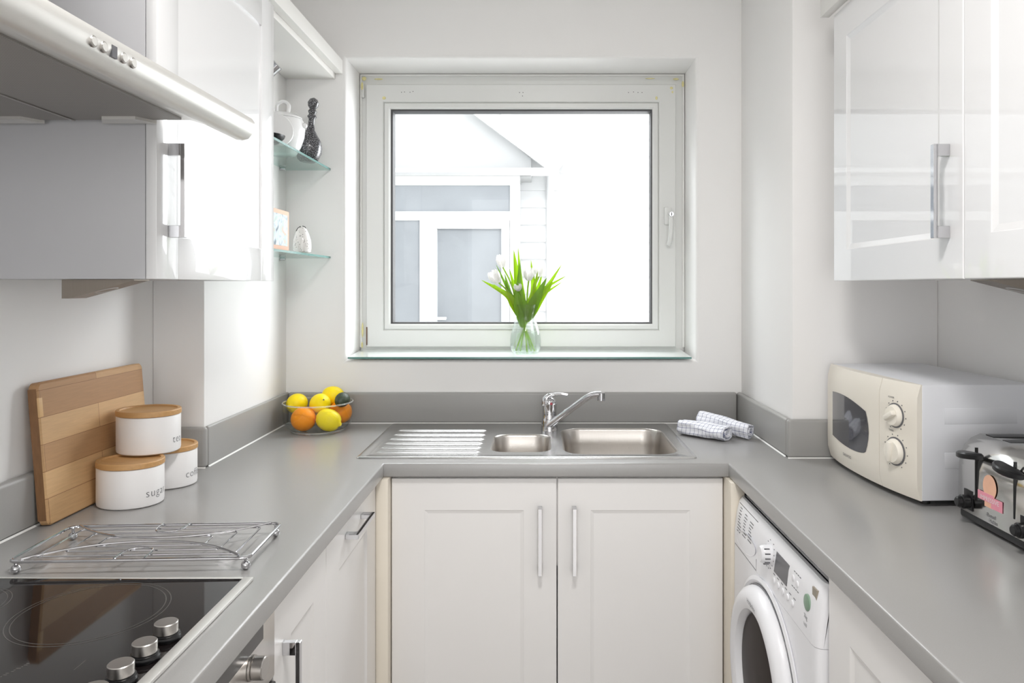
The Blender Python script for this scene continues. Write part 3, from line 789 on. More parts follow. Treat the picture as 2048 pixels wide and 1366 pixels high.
# little spotlight under the soffit
sp = thing('spotlight', 'small chrome spotlight under the board roofing the shelf nook', 'spotlight', (-.836, 2.30, 2.152))
m = MB(); m.cyl((-.85, 2.30, 2.152), (-.85, 2.30, 2.10), .006, 12); m.cyl((-.868, 2.30, 2.062), (-.826, 2.30, 2.098), .021, 20, b=.002); m.build('spot_body', M['chrome'], sp)
m = MB(); m.cyl((-.876, 2.30, 2.055), (-.868, 2.30, 2.062), .022, 20); m.build('spot_rim', M['black'], sp)

# ------------------------------------------------------------------ hob
hb = thing('hob', 'black ceramic hob with silver trim set into the left worktop', 'hob', (-.74, .95, T))
HX0, HX1, HY0, HY1 = -1.002, -.4845, .66, 1.2395
MB().box(HX0 + .004, HX1 - .0165, HY0 + .002, HY1 - .006, T - .004, T + .0048, .0008, 1).build('ceramic_top', M['hobglass'], hb)
tr = MB(); tr.box(HX1 - .0172, HX1, HY0, HY1, T + .0003, T + .0062, .002); tr.box(HX0, HX1 - .0172, HY1 - .0055, HY1, T + .0003, T + .0058, .0015); tr.box(HX0, HX0 + .005, HY0, HY1 - .0055, T + .0003, T + .0058, .0015)
tr.build('trim', M['hoodsteel'], hb, label='brushed metal edge trim')
def ringmark(cx, cy, r, w=.0007):
    n = 72; l = []
    for q in (r - w, r + w): l.append([(cx + q * cos(2 * pi * i / n), cy + q * sin(2 * pi * i / n), T + .00495) for i in range(n)])
    return l
rg = MB()
for cx, cy, r in ((-.680, 1.108, .108), (-.680, 1.108, .101), (-.905, 1.12, .078), (-.905, 1.12, .072), (-.70, .83, .075), (-.90, .82, .10)): rg.loft(ringmark(cx, cy, r), False, False)
for i in range(9): 
    y = .955 - i * .004; rg.box(-.672 + (i % 3) * .0012 - i * .0016, -.668 - i * .0016 + (i % 2) * .002, y, y + .0022, T + .0048, T + .00492)
rg.box(-.6, -.599, .94, .965, T + .0048, T + .00492)
rg.build('zone_marking', M['hobmark'], hb, label='fine grey printed rings')
for y in (1.022, .966, .911, .856):
    k = MB(); k.lathe([(.0180, T + .0049), (.0190, T + .0065), (.0190, T + .0100), (.0175, T + .012), (.0175, T + .0135), (.014, T + .0150)], (-.5225, y, 0), 30); kb = k.build('knob_base', M['black'], hb)
    k = MB(); k.lathe([(.0145, T + .0145), (.0155, T + .0155), (.0155, T + .0285), (.0145, T + .0295), (.001, T + .0297)], (-.5225, y, 0), 30); k.build('knob_cap', M['satin'], kb, label='satin silver knob cap')

# ------------------------------------------------------------------ wire trivet
tv = thing('cooling_rack', 'chrome wire cooling rack on ball feet beside the hob', 'cooling rack', (-.717, 1.360, T), R(2.7), world=False)
ZT = .0235
def rr_pts(hx, hy, r, z): return [tuple(p) for p in rrect(-hx, hx, -hy, hy, r, z, 5)]
MB().tube(rr_pts(.205, .093, .016, ZT), .0029, 10, closed=True).build('outer_frame', M['chrome'], tv)
m = MB()
for hx, hy in ((.172, .070), (.135, .047), (.098, .023)): m.tube(rr_pts(hx, hy, .007, ZT), .0016, 8, closed=True)
m.build('inner_wires', M['chrome'], tv)
for s in (-1, 1):
    n = 24; pts = [(x, s * (.010 + .078 * (abs(x) / .185) ** 2.3), ZT + .0035) for x in [(-.185 + .37 * i / n) for i in range(n + 1)]]
    MB().tube(pts, .0020, 8).build('bowed_wire', M['chrome'], tv)
    pts = arc_pts([(.026, s * .093, ZT + .003), (.024, s * .060, ZT + .0035), (.014, s * .045, ZT + .0035), (-.014, s * .045, ZT + .0035), (-.024, s * .060, ZT + .0035), (-.026, s * .093, ZT + .003)], 24)
    MB().tube(pts, .0016, 8).build('loop_wire', M['chrome'], tv)
    for sx_ in (-1, 1):
        f = MB(); f.cyl((sx_ * .196, s * .084, .0095), (sx_ * .196, s * .084, ZT), .0028, 10); f.ball((sx_ * .196, s * .084, .0082), .0080, 20); f.build('ball_foot', M['chrome'], tv)

# ------------------------------------------------------------------ chopping board
bl, bh_, bt_ = .398, .297, .021
cbd = thing('chopping_board', 'wooden butcher-block chopping board leaning against the left wall', 'chopping board', (-1.0355, 1.708, T), world=False)
cbd.rotation_euler = (0, R(-4.6), 0)
m = MB(); lp = []
def brect(ins, x, r): return [Vector((x, p.x, p.y)) for p in rrect(-bl / 2 + ins, bl / 2 - ins, .0005 + ins, bh_ - ins, r, 0, 5)]
lp = [brect(.003, 0, .010), brect(0, .003, .012), brect(0, bt_ - .003, .012), brect(.003, bt_, .010)]
m.loft(lp); bd = m.build('board', M['board'], cbd)
g = MB(); g.box(.006, bt_ + .0004, -bl / 2 - .0004, -bl / 2 + .0125, bh_ - .072, bh_ - .030, .002); g.build('finger_grip', mat('pale_beech', (.66, .42, .2), .5, var=.1, scale=1, stretch=(60, 60, 12)), cbd, label='pale finger grip cut into the end')
g = MB(); g.box(-.0002, bt_ - .0035, -bl / 2 - .0006, -bl / 2 + .001, .012, bh_ - .012); g.build('end_grain', M['boarddark'], cbd, label='darker end grain')

# ------------------------------------------------------------------ canisters
def canister(x, y, z, word, label, ang, t0, a=.0725, b=.065, h=.088):
    c = thing('canister', label, 'canister', (x, y, z), ang, group='white oval storage canisters', world=False)
    MB().lathe([(.93, .0004), (.985, .003), (1, .008), (1, h - .002), (.985, h)], (0, 0, 0), 56, a, b).build('canister_body', M['ceramic'], c)
    l = MB(); l.lathe([(.99, h + .0005), (1.02, h + .0015), (1.02, h + .0115), (1.0, h + .0135), (.90, h + .0135), (.875, h + .0100), (.86, h + .0095), (0.01, h + .0095)], (0, 0, 0), 56, a, b)
    l.build('lid', M['bamboo'], c, label='bamboo lid')
    vs_, fs_ = text_geo(word, .026, 1.12, -.00035, 'LEFT')
    rav = (a + b) / 2; out = []
    for p in vs_:
        th = t0 + p.x / rav
        out.append(((a + .0004) * cos(th), (b + .0004) * sin(th), .031 + p.y))
    tm = MB(); tm.add(out, fs_); tm.build('lettering', M['print'], c, label='grey word ' + word)
    return h + .0135
hcan = canister(-.9420, 1.682, T, 'sugar', 'white canister lettered sugar at the lower left of the stack', R(-12), R(-27))
canister(-.9400, 1.842, T, 'coffee', 'white canister lettered coffee at the lower right of the stack', R(-12), R(-18))
canister(-.9440, 1.764, T + hcan - .0004 + .0005, 'tea', 'white canister lettered tea on top of the other two', R(-10), R(-9))

# ------------------------------------------------------------------ sink
sk = thing('sink', 'stainless steel one-and-a-half bowl sink with ribbed drainer under the window', 'sink', (-.04, 2.366, T))
KX0, KX1, KY0, KY1 = -.530, .456, 2.107, 2.626
ZD = T + .0028
m = MB()
def rl(i, z): return rrect(KX0 + i, KX1 - i, KY0 + i, KY1 - i, max(.004, .010 - i * .3), z, 4)
m.loft([rl(0, T + .0003), rl(.0012, T + .0034), rl(.004, T + .0048), rl(.013, T + .0048), rl(.018, T + .0036), rl(.020, ZD)], False, False)
B1 = (-.150, .036, 2.178, 2.440, .05); B2 = (.072, .418, 2.150, 2.540, .065); DR = (-.500, -.168, 2.145, 2.545)
def bl_(B, ins, z, n=8): return rrect(B[0] + ins, B[1] - ins, B[2] + ins, B[3] - ins, max(.012, B[4] - ins * .5), z, n)
bm = bmesh.new(); edges = []
for lp in (rl(.020, ZD), bl_(B1, 0, ZD), bl_(B2, 0, ZD), [Vector((DR[0], DR[2], ZD)), Vector((DR[1], DR[2], ZD)), Vector((DR[1], DR[3], ZD)), Vector((DR[0], DR[3], ZD))]):
    vv = [bm.verts.new(p) for p in lp]
    for i in range(len(vv)): edges.append(bm.edges.new((vv[i], vv[(i + 1) % len(vv)])))
bmesh.ops.triangle_fill(bm, use_beauty=True, use_dissolve=False, edges=edges)
dead = []
for f in bm.faces:
    c = f.calc_center_median()
    if (DR[0] < c.x < DR[1] and DR[2] < c.y < DR[3]) or any(B[0] + .01 < c.x < B[1] - .01 and B[2] + .01 < c.y < B[3] - .01 for B in (B1, B2)):
        vin = [v.co for v in f.verts]
        dead.append(f)
bmesh.ops.delete(bm, geom=dead, context='FACES_ONLY')
m.bm(bm)
# drainer with pressed ribs
nx, ny = 60, 260; vs_ = []; fs_ = []
ribs = [2.184, 2.242, 2.302, 2.365, 2.432, 2.503]
for i in range(nx + 1):
    x = DR[0] + (DR[1] - DR[0]) * i / nx
    for j in range(ny + 1):
        y = DR[2] + (DR[3] - DR[2]) * j / ny; zz = 0
        e = min(1, max(0, (x - (DR[0] + .014)) / .010)) * min(1, max(0, ((DR[1] - .010) - x) / .010))
        for ry in ribs:
            d = abs(y - ry)
            if d < .0065: zz = max(zz, .0036 * (0.5 + 0.5 * cos(pi * d / .0065)))
        zz = zz * e - .0008 * min(1, max(0, min(x - DR[0], DR[1] - x, y - DR[2], DR[3] - y) / .006))
        vs_.append((x, y, ZD + zz))
for i in range(nx):
    for j in range(ny):
        a = i * (ny + 1) + j; fs_.append((a, a + 1, a + ny + 2, a + ny + 1))
m.add(vs_, fs_)
m.build('sink_top', M['steel'], sk, sharp=60)
for B, dep in ((B1, .125), (B2, .165)):
    w = MB(); w.loft([bl_(B, -.0005, ZD + .0001), bl_(B, .003, ZD - .002), bl_(B, .006, ZD - .008), bl_(B, .010, T - .05), bl_(B, .016, T - dep + .02), bl_(B, .024, T - dep + .006), bl_(B, .040, T - dep)], False, True)
    wb_ = w.build('sink_bowl', M['bowl_steel'], sk, sharp=60)
    cx, cy = (B[0] + B[1]) / 2, (B[2] + B[3]) / 2
    q = MB(); q.lathe([(.040, T - dep + .0005), (.038, T - dep + .003), (.030, T - dep + .001), (.01, T - dep + .0005)], (cx, cy, 0), 28); q.build('waste', M['chrome'], wb_)

# ------------------------------------------------------------------ tap
tx, ty = .034, 2.512
tp = thing('tap', 'chrome mixer tap with swivel spout behind the sink bowls', 'tap', (tx, ty, ZD))
m = MB(); m.lathe([(.029, ZD + .0002), (.0285, ZD + .004), (.027, ZD + .03), (.0248, ZD + .040), (.0240, ZD + .042), (.0240, ZD + .086), (.0250, ZD + .089), (.0250, ZD + .092), (.0235, ZD + .093)], (tx, ty, 0), 32)
m.build('tap_body', M['chrome'], tp)
m = MB(); lv = arc_pts([(tx - .008, ty - .002, ZD + .090), (tx - .010, ty - .004, ZD + .108), (tx + .004, ty - .008, ZD + .121), (tx + .035, ty - .012, ZD + .125), (tx + .062, ty - .015, ZD + .122)], 24)
n = len(lv); m.tube(lv, [.021 - .0155 * min(1, i / (n * .55)) for i in range(n)], 16); m.ball((tx, ty, ZD + .093), .0235, 24, .9)
m.build('lever', M['chrome'], tp)
m = MB(); spn = arc_pts([(tx - .004, ty - .016, ZD + .018), (tx + .030, ty - .030, ZD + .046), (tx + .085, ty - .050, ZD + .090), (tx + .125, ty - .063, ZD + .121), (tx + .150, ty - .070, ZD + .132), (tx + .172, ty - .075, ZD + .1345)], 40)
m.tube(spn, [.0125 - .002 * i / len(spn) for i in range(len(spn))], 16); m.build('spout', M['chrome'], tp)
m = MB(); m.cyl((tx + .172, ty - .075, ZD + .112), (tx + .172, ty - .075, ZD + .140), .0125, 20, b=.0015); m.build('aerator', M['chrome'], tp)
m = MB(); m.cyl((tx + .006, ty - .0265, ZD + .094), (tx + .006, ty - .022, ZD + .094), .0045, 14); m.build('heat_dot', M['red'], tp, label='small red dot')

# ------------------------------------------------------------------ fruit bowl and fruit
bx, by = -.763, 2.515
o = MB().lathe([(.070, T + .0005), (.084, T + .0012), (.094, T + .005), (.106, T + .016), (.113, T + .032), (.1165, T + .060), (.118, T + .098), (.1142, T + .098), (.1128, T + .060), (.109, T + .034), (.101, T + .018), (.090, T + .009), (.07, T + .0070), (.001, T + .0070)], (bx, by, 0), 56).build('glass_bowl', M['bowlglass'])
fb = thing('fruit_bowl', 'clear round glass bowl of citrus fruit in the left corner', 'bowl', (bx, by, T)); o.parent = fb
o.name = 'bowl'; fb.name = 'fruit_bowl'
for v in o.data.vertices: v.co -= Vector((bx, by, T))
rim = MB(); rim.tube([(bx + .1162 * cos(2 * pi * i / 64), by + .1162 * sin(2 * pi * i / 64), T + .0990) for i in range(64)], .0024, 8, closed=True); rim.build('rim', M['rimglass'], fb)
rim = MB(); rim.tube([(bx + .086 * cos(2 * pi * i / 64), by + .086 * sin(2 * pi * i / 64), T + .0045) for i in range(64)], .0036, 8, closed=True); rim.build('base_ring', M['rimglass'], fb)
def lemon(px, py, Y, r, ax, label, el=1.22):
    c = at(px, py, Y); t = thing('lemon', label, 'lemon', tuple(c), group='lemons in the glass bowl')
    L = r * el; n = 18; pr = []
    for i in range(n + 1):
        a = pi * i / n; pr.append((r * sin(a) ** .92, -L * cos(a)))
    pr = [(r * .05, -L * 1.12), (r * .17, -L * 1.06), (r * .22, -L * .97)] + [q for q in pr if -L * .93 < q[1] < L * .93] + [(r * .20, L * .975), (r * .14, L * 1.02), (r * .02, L * 1.03)]
    m = MB(); m.lathe(pr, c, 32, axis=ax); m.build('peel', M['lemon'], t, sharp=60)
    s = MB(); q = Vector(ax).normalized(); s.cyl(c + q * L * 1.015, c + q * L * 1.05, r * .09, 8); s.build('stalk', M['stub'], t)
def orange(px, py, Y, r, ax, label):
    c = at(px, py, Y); t = thing('orange', label, 'orange', tuple(c), group='oranges in the glass bowl')
    m = MB(); n = 20; m.lathe([(r * sin(pi * i / n), -r * .97 * cos(pi * i / n)) for i in range(n + 1)], c, 36, axis=ax, cap0=False, cap1=False); m.build('peel', M['orange'], t, sharp=60)
    s = MB(); q = Vector(ax).normalized(); s.cyl(c + q * r * .955, c + q * r * .985, r * .09, 8); s.build('stalk', M['stub'], t)
orange(607, 838, 2.470, .0415, (-.2, .5, .8), 'orange at the front left of the glass bowl')
orange(681, 824, 2.560, .0400, (.3, .6, .8), 'orange at the right side of the glass bowl under the avocado')
lemon(657, 840, 2.468, .0370, (-1, .1, .35), 'lemon at the front bottom of the glass bowl beside the orange', 1.16)
lemon(594, 807, 2.555, .0345, (.5, 1, .2), 'lemon peeking over the left rim of the glass bowl', 1.1)
lemon(640, 808, 2.515, .0350, (.55, -.75, .5), 'lemon in the middle of the pile, stalk end showing', 1.12)
lemon(666, 792, 2.590, .0345, (1, .2, -.1), 'topmost lemon at the back of the glass bowl', 1.15)
c = at(684, 800, 2.515)
av = thing('avocado', 'dark green avocado at the right rim of the glass bowl', 'avocado', tuple(c))
m = MB(); n = 18; m.lathe([(.0245 * sin(pi * i / n) * (1 - .12 * cos(pi * i / n)), -.031 * cos(pi * i / n)) for i in range(n + 1)], c, 28, axis=(.25, 1, .25), cap0=False, cap1=False); m.build('skin', M['avocado'], av, sharp=60)

# ------------------------------------------------------------------ tea towels
def towel(name, label, A, B, C, rw, rh, seed):
    rnd = random.Random(seed)
    t = thing(name, label, 'towel', tuple((Vector(A) + Vector(B)) / 2), group='checked tea towels')
    ax_ = arc_pts([A, C, B], 28); n = len(ax_); N = 44; loops = []; uvs = []
    ph = [rnd.uniform(0, 6.28) for _ in range(6)]
    d = (Vector(B) - Vector(A)); d.z = 0; d.normalize(); s = Vector((-d.y, d.x, 0))
    def ring(c, k, f, dx=0):
        l = []
        for j in range(N):
            a = 2 * pi * j / N
            wob = 1 + .07 * sin(3 * a + ph[0] + k * .12) + .05 * sin(5 * a - k * .21 + ph[1]) + .03 * sin(9 * a + k * .4 + ph[2])
            ca, sa = cos(a), sin(a)
            e = .78
            l.append(c + d * dx + s * (rw * f * wob * math.copysign(abs(ca) ** e, ca)) + Vector((0, 0, rh * f * wob * math.copysign(abs(sa) ** e, sa))))
        return l
    L = 0; seq = []
    for f, dx in ((.12, .010), (.30, .012), (.34, -.003), (.52, -.004), (.58, .010), (.74, .010), (.80, -.002), (.95, -.002)): seq.append((0, f, dx))
    for k in range(n): seq.append((k, 1, 0))
    for f, dx in ((.95, .002), (.80, .002), (.74, -.010), (.58, -.010), (.52, .004), (.34, .003), (.30, -.012), (.12, -.010)): seq.append((n - 1, f, dx))
    tot = (Vector(B) - Vector(A)).length; per = 2 * pi * (rw + rh) / 2
    for k, f, dx in seq:
        loops.append(ring(ax_[k], k, f, dx))
        for j in range(N): uvs.append((tot * k / (n - 1) + .0012 * sin(j * .6 + ph[3]) + (1 - f) * .03, per * j / N * f + .002 * sin(k * .35 + ph[4])))
    m = MB(); m.loft(loops, True, True, uvs=uvs); m.build('rolled_cloth', M['cloth'], t, uv=True, sharp=70)
towel('tea_towel', 'rolled blue-checked tea towel nearest the sink', (.482, 2.462, T + .0255), (.602, 2.345, T + .0245), (.545, 2.398, T + .0255), .033, .0225, 3)
towel('tea_towel', 'rolled blue-checked tea towel resting across the first one by the right pier', (.548, 2.482, T + .050), (.684, 2.372, T + .0255), (.618, 2.428, T + .037), .029, .0225, 5)

# ------------------------------------------------------------------ microwave
mw = thing('microwave', 'cream and white microwave oven on the right worktop', 'microwave', (.826, 1.867, T), R(-90 + 3.0), world=False)
# local: x along the front from the far end to the near end, y into the case, z up
W2, H0, H1, DP = .226, .014, .276, .285
MB().box(-W2, W2, .022, DP, H0, H1, .004).build('case', M['mwbody'], mw)
def front_y(x): return -.012 + .024 * (abs(x) / W2) ** 2.2
def mwpanel(x0, x1, z0, z1, n=14, nz=9, off=0.0):
    vs_ = []; fs_ = []
    for i in range(n + 1):
        x = x0 + (x1 - x0) * i / n
        for j in range(nz + 1):
            zz = z0 + (z1 - z0) * j / nz
            k = min(zz - H0, H1 - zz) / .045
            y = front_y(x) + (.009 * (1 - min(1, k)) ** 2.2)
            vs_.append((x, y + off, zz))
    q = nz + 1
    for i in range(n):
        for j in range(nz): fs_.append((i * q + j, (i + 1) * q + j, (i + 1) * q + j + 1, i * q + j + 1))
    b0 = len(vs_)
    bd_ = [i * q for i in range(n + 1)] + [n * q + j for j in range(1, q)] + [i * q + nz for i in range(n - 1, -1, -1)] + [j for j in range(nz - 1, 0, -1)]
    for i in bd_: vs_.append((vs_[i][0], .024, vs_[i][2]))
    for i in range(len(bd_)):
        k = (i + 1) % len(bd_); fs_.append((bd_[i], b0 + i, b0 + k, bd_[k]))
    fs_.append(tuple(b0 + i for i in range(len(bd_))))
    return MB().add(vs_, fs_)
DX = .098                                                     # door / control panel split
dr = mwpanel(-W2 + .001, DX - .0008, H0, H1).build('door', M['mwcream'], mw)
cpn = mwpanel(DX + .0008, W2 - .001, H0, H1, 8).build('control_panel', M['mwcream'], mw)
# curved oven window
wv = []; n = 24; wx0, wx1 = -.168, .040
top = []; bot = []
for i in range(n + 1):
    x = wx0 + (wx1 - wx0) * i / n; u_ = (i / n)
    top.append((x, .205 + .006 * sin(pi * u_) - .020 * u_ ** 2)); bot.append((x, .082 - .006 * sin(pi * u_) - .010 * u_ * (1 - u_) ** .5 * 2 * u_ + .002))
vs_ = []; fs_ = []
for i in range(n + 1):
    for j in range(7):
        zz = bot[i][1] + (top[i][1] - bot[i][1]) * j / 6
        bulge = .014 * sin(pi * j / 6) * (i / n) ** 6
        vs_.append((top[i][0] + bulge, front_y(top[i][0] + bulge) - .0008, zz))
for i in range(n):
    for j in range(6): a = i * 7 + j; fs_.append((a, a + 7, a + 8, a + 1))
wm = MB(); wm.add(vs_, fs_); wm.build('oven_window', M['mwwindow'], dr, label='dark curved window')
def wrap_text(word, size, cx, cz, parent, m, **k):
    v_, f_ = text_geo(word, size, **k); t_ = MB(); t_.add([(cx + p.x, front_y(cx + p.x) - .0006 + max(0, (.009 * (1 - min(1, (cz + p.y - H0) / .045)) ** 2.2)), cz + p.y) for p in v_], f_); return t_.build('lettering', m, parent)
wrap_text('DAEWOO', .0105, -.062, .050, dr, M['print'], spacing=1.1)
for cz, r, w1 in ((.196, .0270, 'POWER'), (.112, .0310, 'TIMER')):
    cx = .158; fy = front_y(cx)
    k = MB(); k.lathe([(r * 1.07, -.001), (r * 1.07, .0010), (r * .95, .0011)], (cx + .0001, fy - .0006, cz), 40, axis=(.152, -1, .0001)); k.build('dial_ring', M['print'], cpn)
    k = MB(); k.lathe([(r * .96, .0), (r * .95, .004), (r * .84, .010), (r * .80, .012), (r * .3, .0125)], (cx, fy - .0006, cz), 40, axis=(.152, -1, .0001)); kb = k.build('dial', M['mwknob'], cpn)
    k = MB(); k.M = Matrix.Translation((cx, fy - .010, cz)) @ Matrix.Rotation(R(8 if r > .03 else 62), 4, 'Y'); k.box(-.0065, .0065, -.0115, .002, -r * .78, r * .78, .004); k.build('dial_grip', M['mwknob'], kb)
    tk = MB()
    for i in range(12):
        a = R(-150 + i * 27); px_, pz_ = cx + r * 1.26 * sin(a), cz + r * 1.26 * cos(a)
        tk.box(px_ - .0012, px_ + .0012, front_y(px_) - .0007, front_y(px_) + .001, pz_ - .0012, pz_ + .0012)
    tk.build('dial_marks', M['print'], cpn)
    wrap_text(w1, .0062, cx - .014, cz + r * 1.5, cpn, M['print'])
for zz in (.205, .105):
    e_ = MB(); e_.M = Matrix.Translation((W2, .16, zz)); e_.box(-.001, .0005, -.085, .085, -.018, .018, .0014); e_.build('side_pressing', M['mwbody'], mw)
for fx, fy in ((-.19, .05), (.19, .05), (-.19, .25), (.19, .25)):
    f = MB(); f.cyl((fx, fy, .0004), (fx, fy, H0 + .001), .012, 14); f.build('foot', M['blackmatte'], mw)

# ------------------------------------------------------------------ toaster
to = thing('toaster', 'chrome four-slice toaster with black levers at the right edge', 'toaster', (.900, 1.443, T), R(-90), world=False)
# local: x from the far end to the near end along the front, y into the body
TW = .132; TD = .235
prof = [(.000, .024), (-.001, .06), (.0005, .12), (.004, .142), (.012, .160), (.026, .174), (.046, .1825), (TD - .046, .1825), (TD - .026, .174), (TD - .012, .160), (TD - .004, .142), (TD, .12), (TD, .024)]
m = MB(); lp = []
for x, ins in ((-TW, .010), (-TW + .002, .004), (-TW + .008, 0), (TW - .008, 0), (TW - .002, .004), (TW, .010)):
    cy, cz = TD / 2, .10
    lp.append([(x, cy + (y - cy) * (1 - ins / .12), cz + (zz - cz) * (1 - (ins / .10 if zz > cz else 0))) for y, zz in prof])
m.loft(lp); m.build('body', M['toaster'], to)
MB().box(-TW + .004, TW - .004, .004, TD - .004, .006, .0245, .005).build('base', M['blackmatte'], to, label='black plastic base')
sl_ = MB()
for x in (-.098, -.042, .042, .098): sl_.box(x - .013, x + .013, .05, TD - .05, .176, .1832)
sl_.build('toast_slots', M['black'], to)
for s, kx in ((-1, -.088), (1, .093)):
    lx = s * .0612
    MB().box(lx - .0017, lx + .0017, -.0022, .003, .058, .170 - .004).build('lever_slot', M['black'], to)
    lv_ = MB(); n = 20; lpv = []
    for zz, f in ((.144, .86), (.146, 1), (.154, 1), (.157, .86)):
        lpv.append([(lx + .040 * f * cos(2 * pi * i / n), -.018 + .016 * f * sin(2 * pi * i / n) + .006 * cos(2 * pi * i / n) ** 2, zz - .004 * cos(2 * pi * i / n) * s) for i in range(n)])
    lv_.loft(lpv); lv_.box(lx - .004, lx + .004, -.012, .001, .145, .156, .001); lv_.build('lever', M['black'], to)
    MB().box(kx - .015, kx + .015, -.0016, .004, .030, .072, .001).build('knob_plate', M['black'], to)
    k = MB(); k.cyl((kx, -.001, .047), (kx, -.017, .047), .0145, 24, b=.002); k.cyl((kx, -.015, .047), (kx, -.026, .047), .0115, 20, r1=.0105, b=.0025); k.build('browning_knob', M['black'], to)
# sticker and lettering on the front
tf = -.0016
st_ = MB(); st_.lathe([(0.001, 0), (1, 0), (1, .0006), (0.001, .0006)], (-.0138, tf, .097), 28, .0215, .0245, axis=(0, -1, .0001)); st_.box(-.030, -.004, tf - .0005, tf + .0003, .056, .085); stk = st_.build('sticker', M['peach'], to, label='peach and pink sticker')
k = MB(); k.box(-.052, .000, tf - .0009, tf, .066, .083); k.box(-.008, .027, tf - .0010, tf, .057, .079); k.build('sticker_band', M['pink'], stk)
def flat_text(word, size, cx, cz, y, parent, m, rot=0, **k):
    v_, f_ = text_geo(word, size, **k); t_ = MB(); ca, sa = cos(rot), sin(rot)
    t_.add([(cx + p.x * ca - p.y * sa, y, cz + p.x * sa + p.y * ca) for p in v_], f_); return t_.build('lettering', m, parent)
flat_text('IMPRESSIVE', .0125, -.013, .0715, tf - .0014, stk, M['whiteprint'])
flat_text('Russell', .0105, -.011, .040, -.0016, to, M['print'])
flat_text('Hobbs', .0105, -.006, .030, -.0016, to, M['print'])

# ------------------------------------------------------------------ washing machine
wa = thing('washing_machine', 'white front-loading washing machine under the right worktop', 'washing machine', (.85, 1.69, 0))
WX = .530; WY0, WY1 = 1.3935, 1.9885
MB().box(WX + .022, XR - .04, WY0, WY1, .012, .828, .004).build('cabinet', M['washer'], wa)
def wfront(z0, z1, prof_, name):
    m = MB(); lp = []
    ys = [(WY0, .016), (WY0 + .003, .007), (WY0 + .010, .0015), (WY0 + .022, 0), (WY1 - .022, 0), (WY1 - .010, .0015), (WY1 - .003, .007), (WY1, .016)]
    for y, ins in ys: lp.append([(WX + .03, y, z0)] + [(WX + px_ + ins, y, zz) for px_, zz in prof_] + [(WX + .03, y, z1)])
    m.loft(lp); return m.build(name, M['washer'], wa)
wfront(.012, .7045, [(.004, .012), (-.002, .10), (-.004, .45), (-.003, .7045)], 'front_panel')
cpw = wfront(.7055, .828, [(-.0035, .7055), (-.003, .74), (.003, .79), (.010, .818), (.018, .828)], 'control_panel')
def wx(zz): return WX + (-.0035 if zz < .74 else (-.003 + .006 * (zz - .74) / .05 if zz < .79 else .003 + .007 * (zz - .79) / .028))
dk = MB(); dk.box(wx(.818) - .0008, wx(.818) + .004, 1.80, 1.965, .8150, .8170); dk.build('drawer_seam', M['display'], cpw)
dd = MB(); dd.box(wx(.72) - .0004, wx(.72) + .004, 1.775, 1.965, .7065, .7080); dd.box(wx(.74) - .0005, wx(.74) + .002, 1.7735, 1.7755, .707, .735); dd.build('drawer_line', M['display'], cpw)
# recessed drawer grip, knob, display, buttons
gp = MB(); lp = []
for k_, (sy, sz, dx) in enumerate(((.085, .026, -.0008), (.078, .022, .0022), (.05, .012, .0035))):
    lp.append([(wx(.745) + dx - .0006, 1.865 + sy * cos(2 * pi * i / 24), .742 + sz * sin(2 * pi * i / 24) - .010 * cos(2 * pi * i / 24)) for i in range(24)])
gp.loft(lp, False, True); gp.build('drawer_grip', M['washer'], cpw)
kx = wx(.779)
k = MB(); k.lathe([(.0215, 0), (.0210, .016), (.0185, .024), (.0165, .026), (.001, .0262)], (kx + .003, 1.688, .779), 32, axis=(-1, 0, .02)); kn = k.build('programme_knob', M['washer'], cpw)
k = MB()
for i in range(5):
    a = R(-70 + i * 30); yy, zz = 1.688 - .0212 * cos(a), .779 + .0212 * sin(a); k.box(kx - .016, kx - .004, yy - .0012, yy + .0012, zz - .0012, zz + .0012)
k.build('knob_mark', M['display'], kn)
k = MB()
for i in range(14):
    a = R(20 + i * 24); yy, zz = 1.688 + .031 * sin(a), .779 + .031 * cos(a); k.box(wx(zz) - .0005, wx(zz) + .001, yy - .0022, yy + .0022, zz - .0009, zz + .0009)
k.build('dial_marks', M['print'], cpw)
k = MB(); zlo, zhi = .7565, .8005
k.add([(wx(zlo) - .0012, 1.645, zlo), (wx(zlo) - .0012, 1.562, zlo), (wx(zhi) - .0012, 1.562, zhi), (wx(zhi) - .0012, 1.645, zhi), (wx(zlo) + .003, 1.645, zlo), (wx(zlo) + .003, 1.562, zlo), (wx(zhi) + .003, 1.562, zhi), (wx(zhi) + .003, 1.645, zhi)], [(0, 1, 2, 3), (4, 5, 1, 0), (5, 6, 2, 1), (6, 7, 3, 2), (7, 4, 0, 3)])
k.build('display', M['display'], cpw, label='dark grey display')
for yy, zz in ((1.640, .738), (1.610, .738), (1.580, .738), (1.550, .738), (1.520, .738), (1.532, .786), (1.507, .783)):
    k = MB(); k.lathe([(.0072, 0), (.0070, .0022), (.005, .003), (.001, .003)], (wx(zz) + .0008, yy, zz), 18, axis=(-1, 0, .02)); k.build('button', M['washer'], cpw)
k = MB(); k.lathe([(.0165, 0), (.0160, .003), (.012, .0045), (.001, .005)], (wx(.772) + .001, 1.446, .772), 28, axis=(-1, 0, .05)); k.build('start_button', M['green'], cpw, label='green round start button')
k = MB(); k.box(wx(.800) - .0012, wx(.800) + .004, 1.408, 1.430, .789, .811); k.build('badge', M['badge'], cpw, label='bronze square badge')
rnd = random.Random(4)
for c_ in range(3):
    k = MB()
    for r_ in range(9 - c_):
        y0 = 1.950 - c_ * .048; z_ = .808 - c_ * .004 - r_ * .0075; l_ = rnd.uniform(.014, .032); k.box(wx(z_) - .0005, wx(z_) + .001, y0 - l_, y0, z_ - .0011, z_ + .0011)
    k.build('printed_list', M['print'], cpw, label='column of tiny grey print')
k = MB()
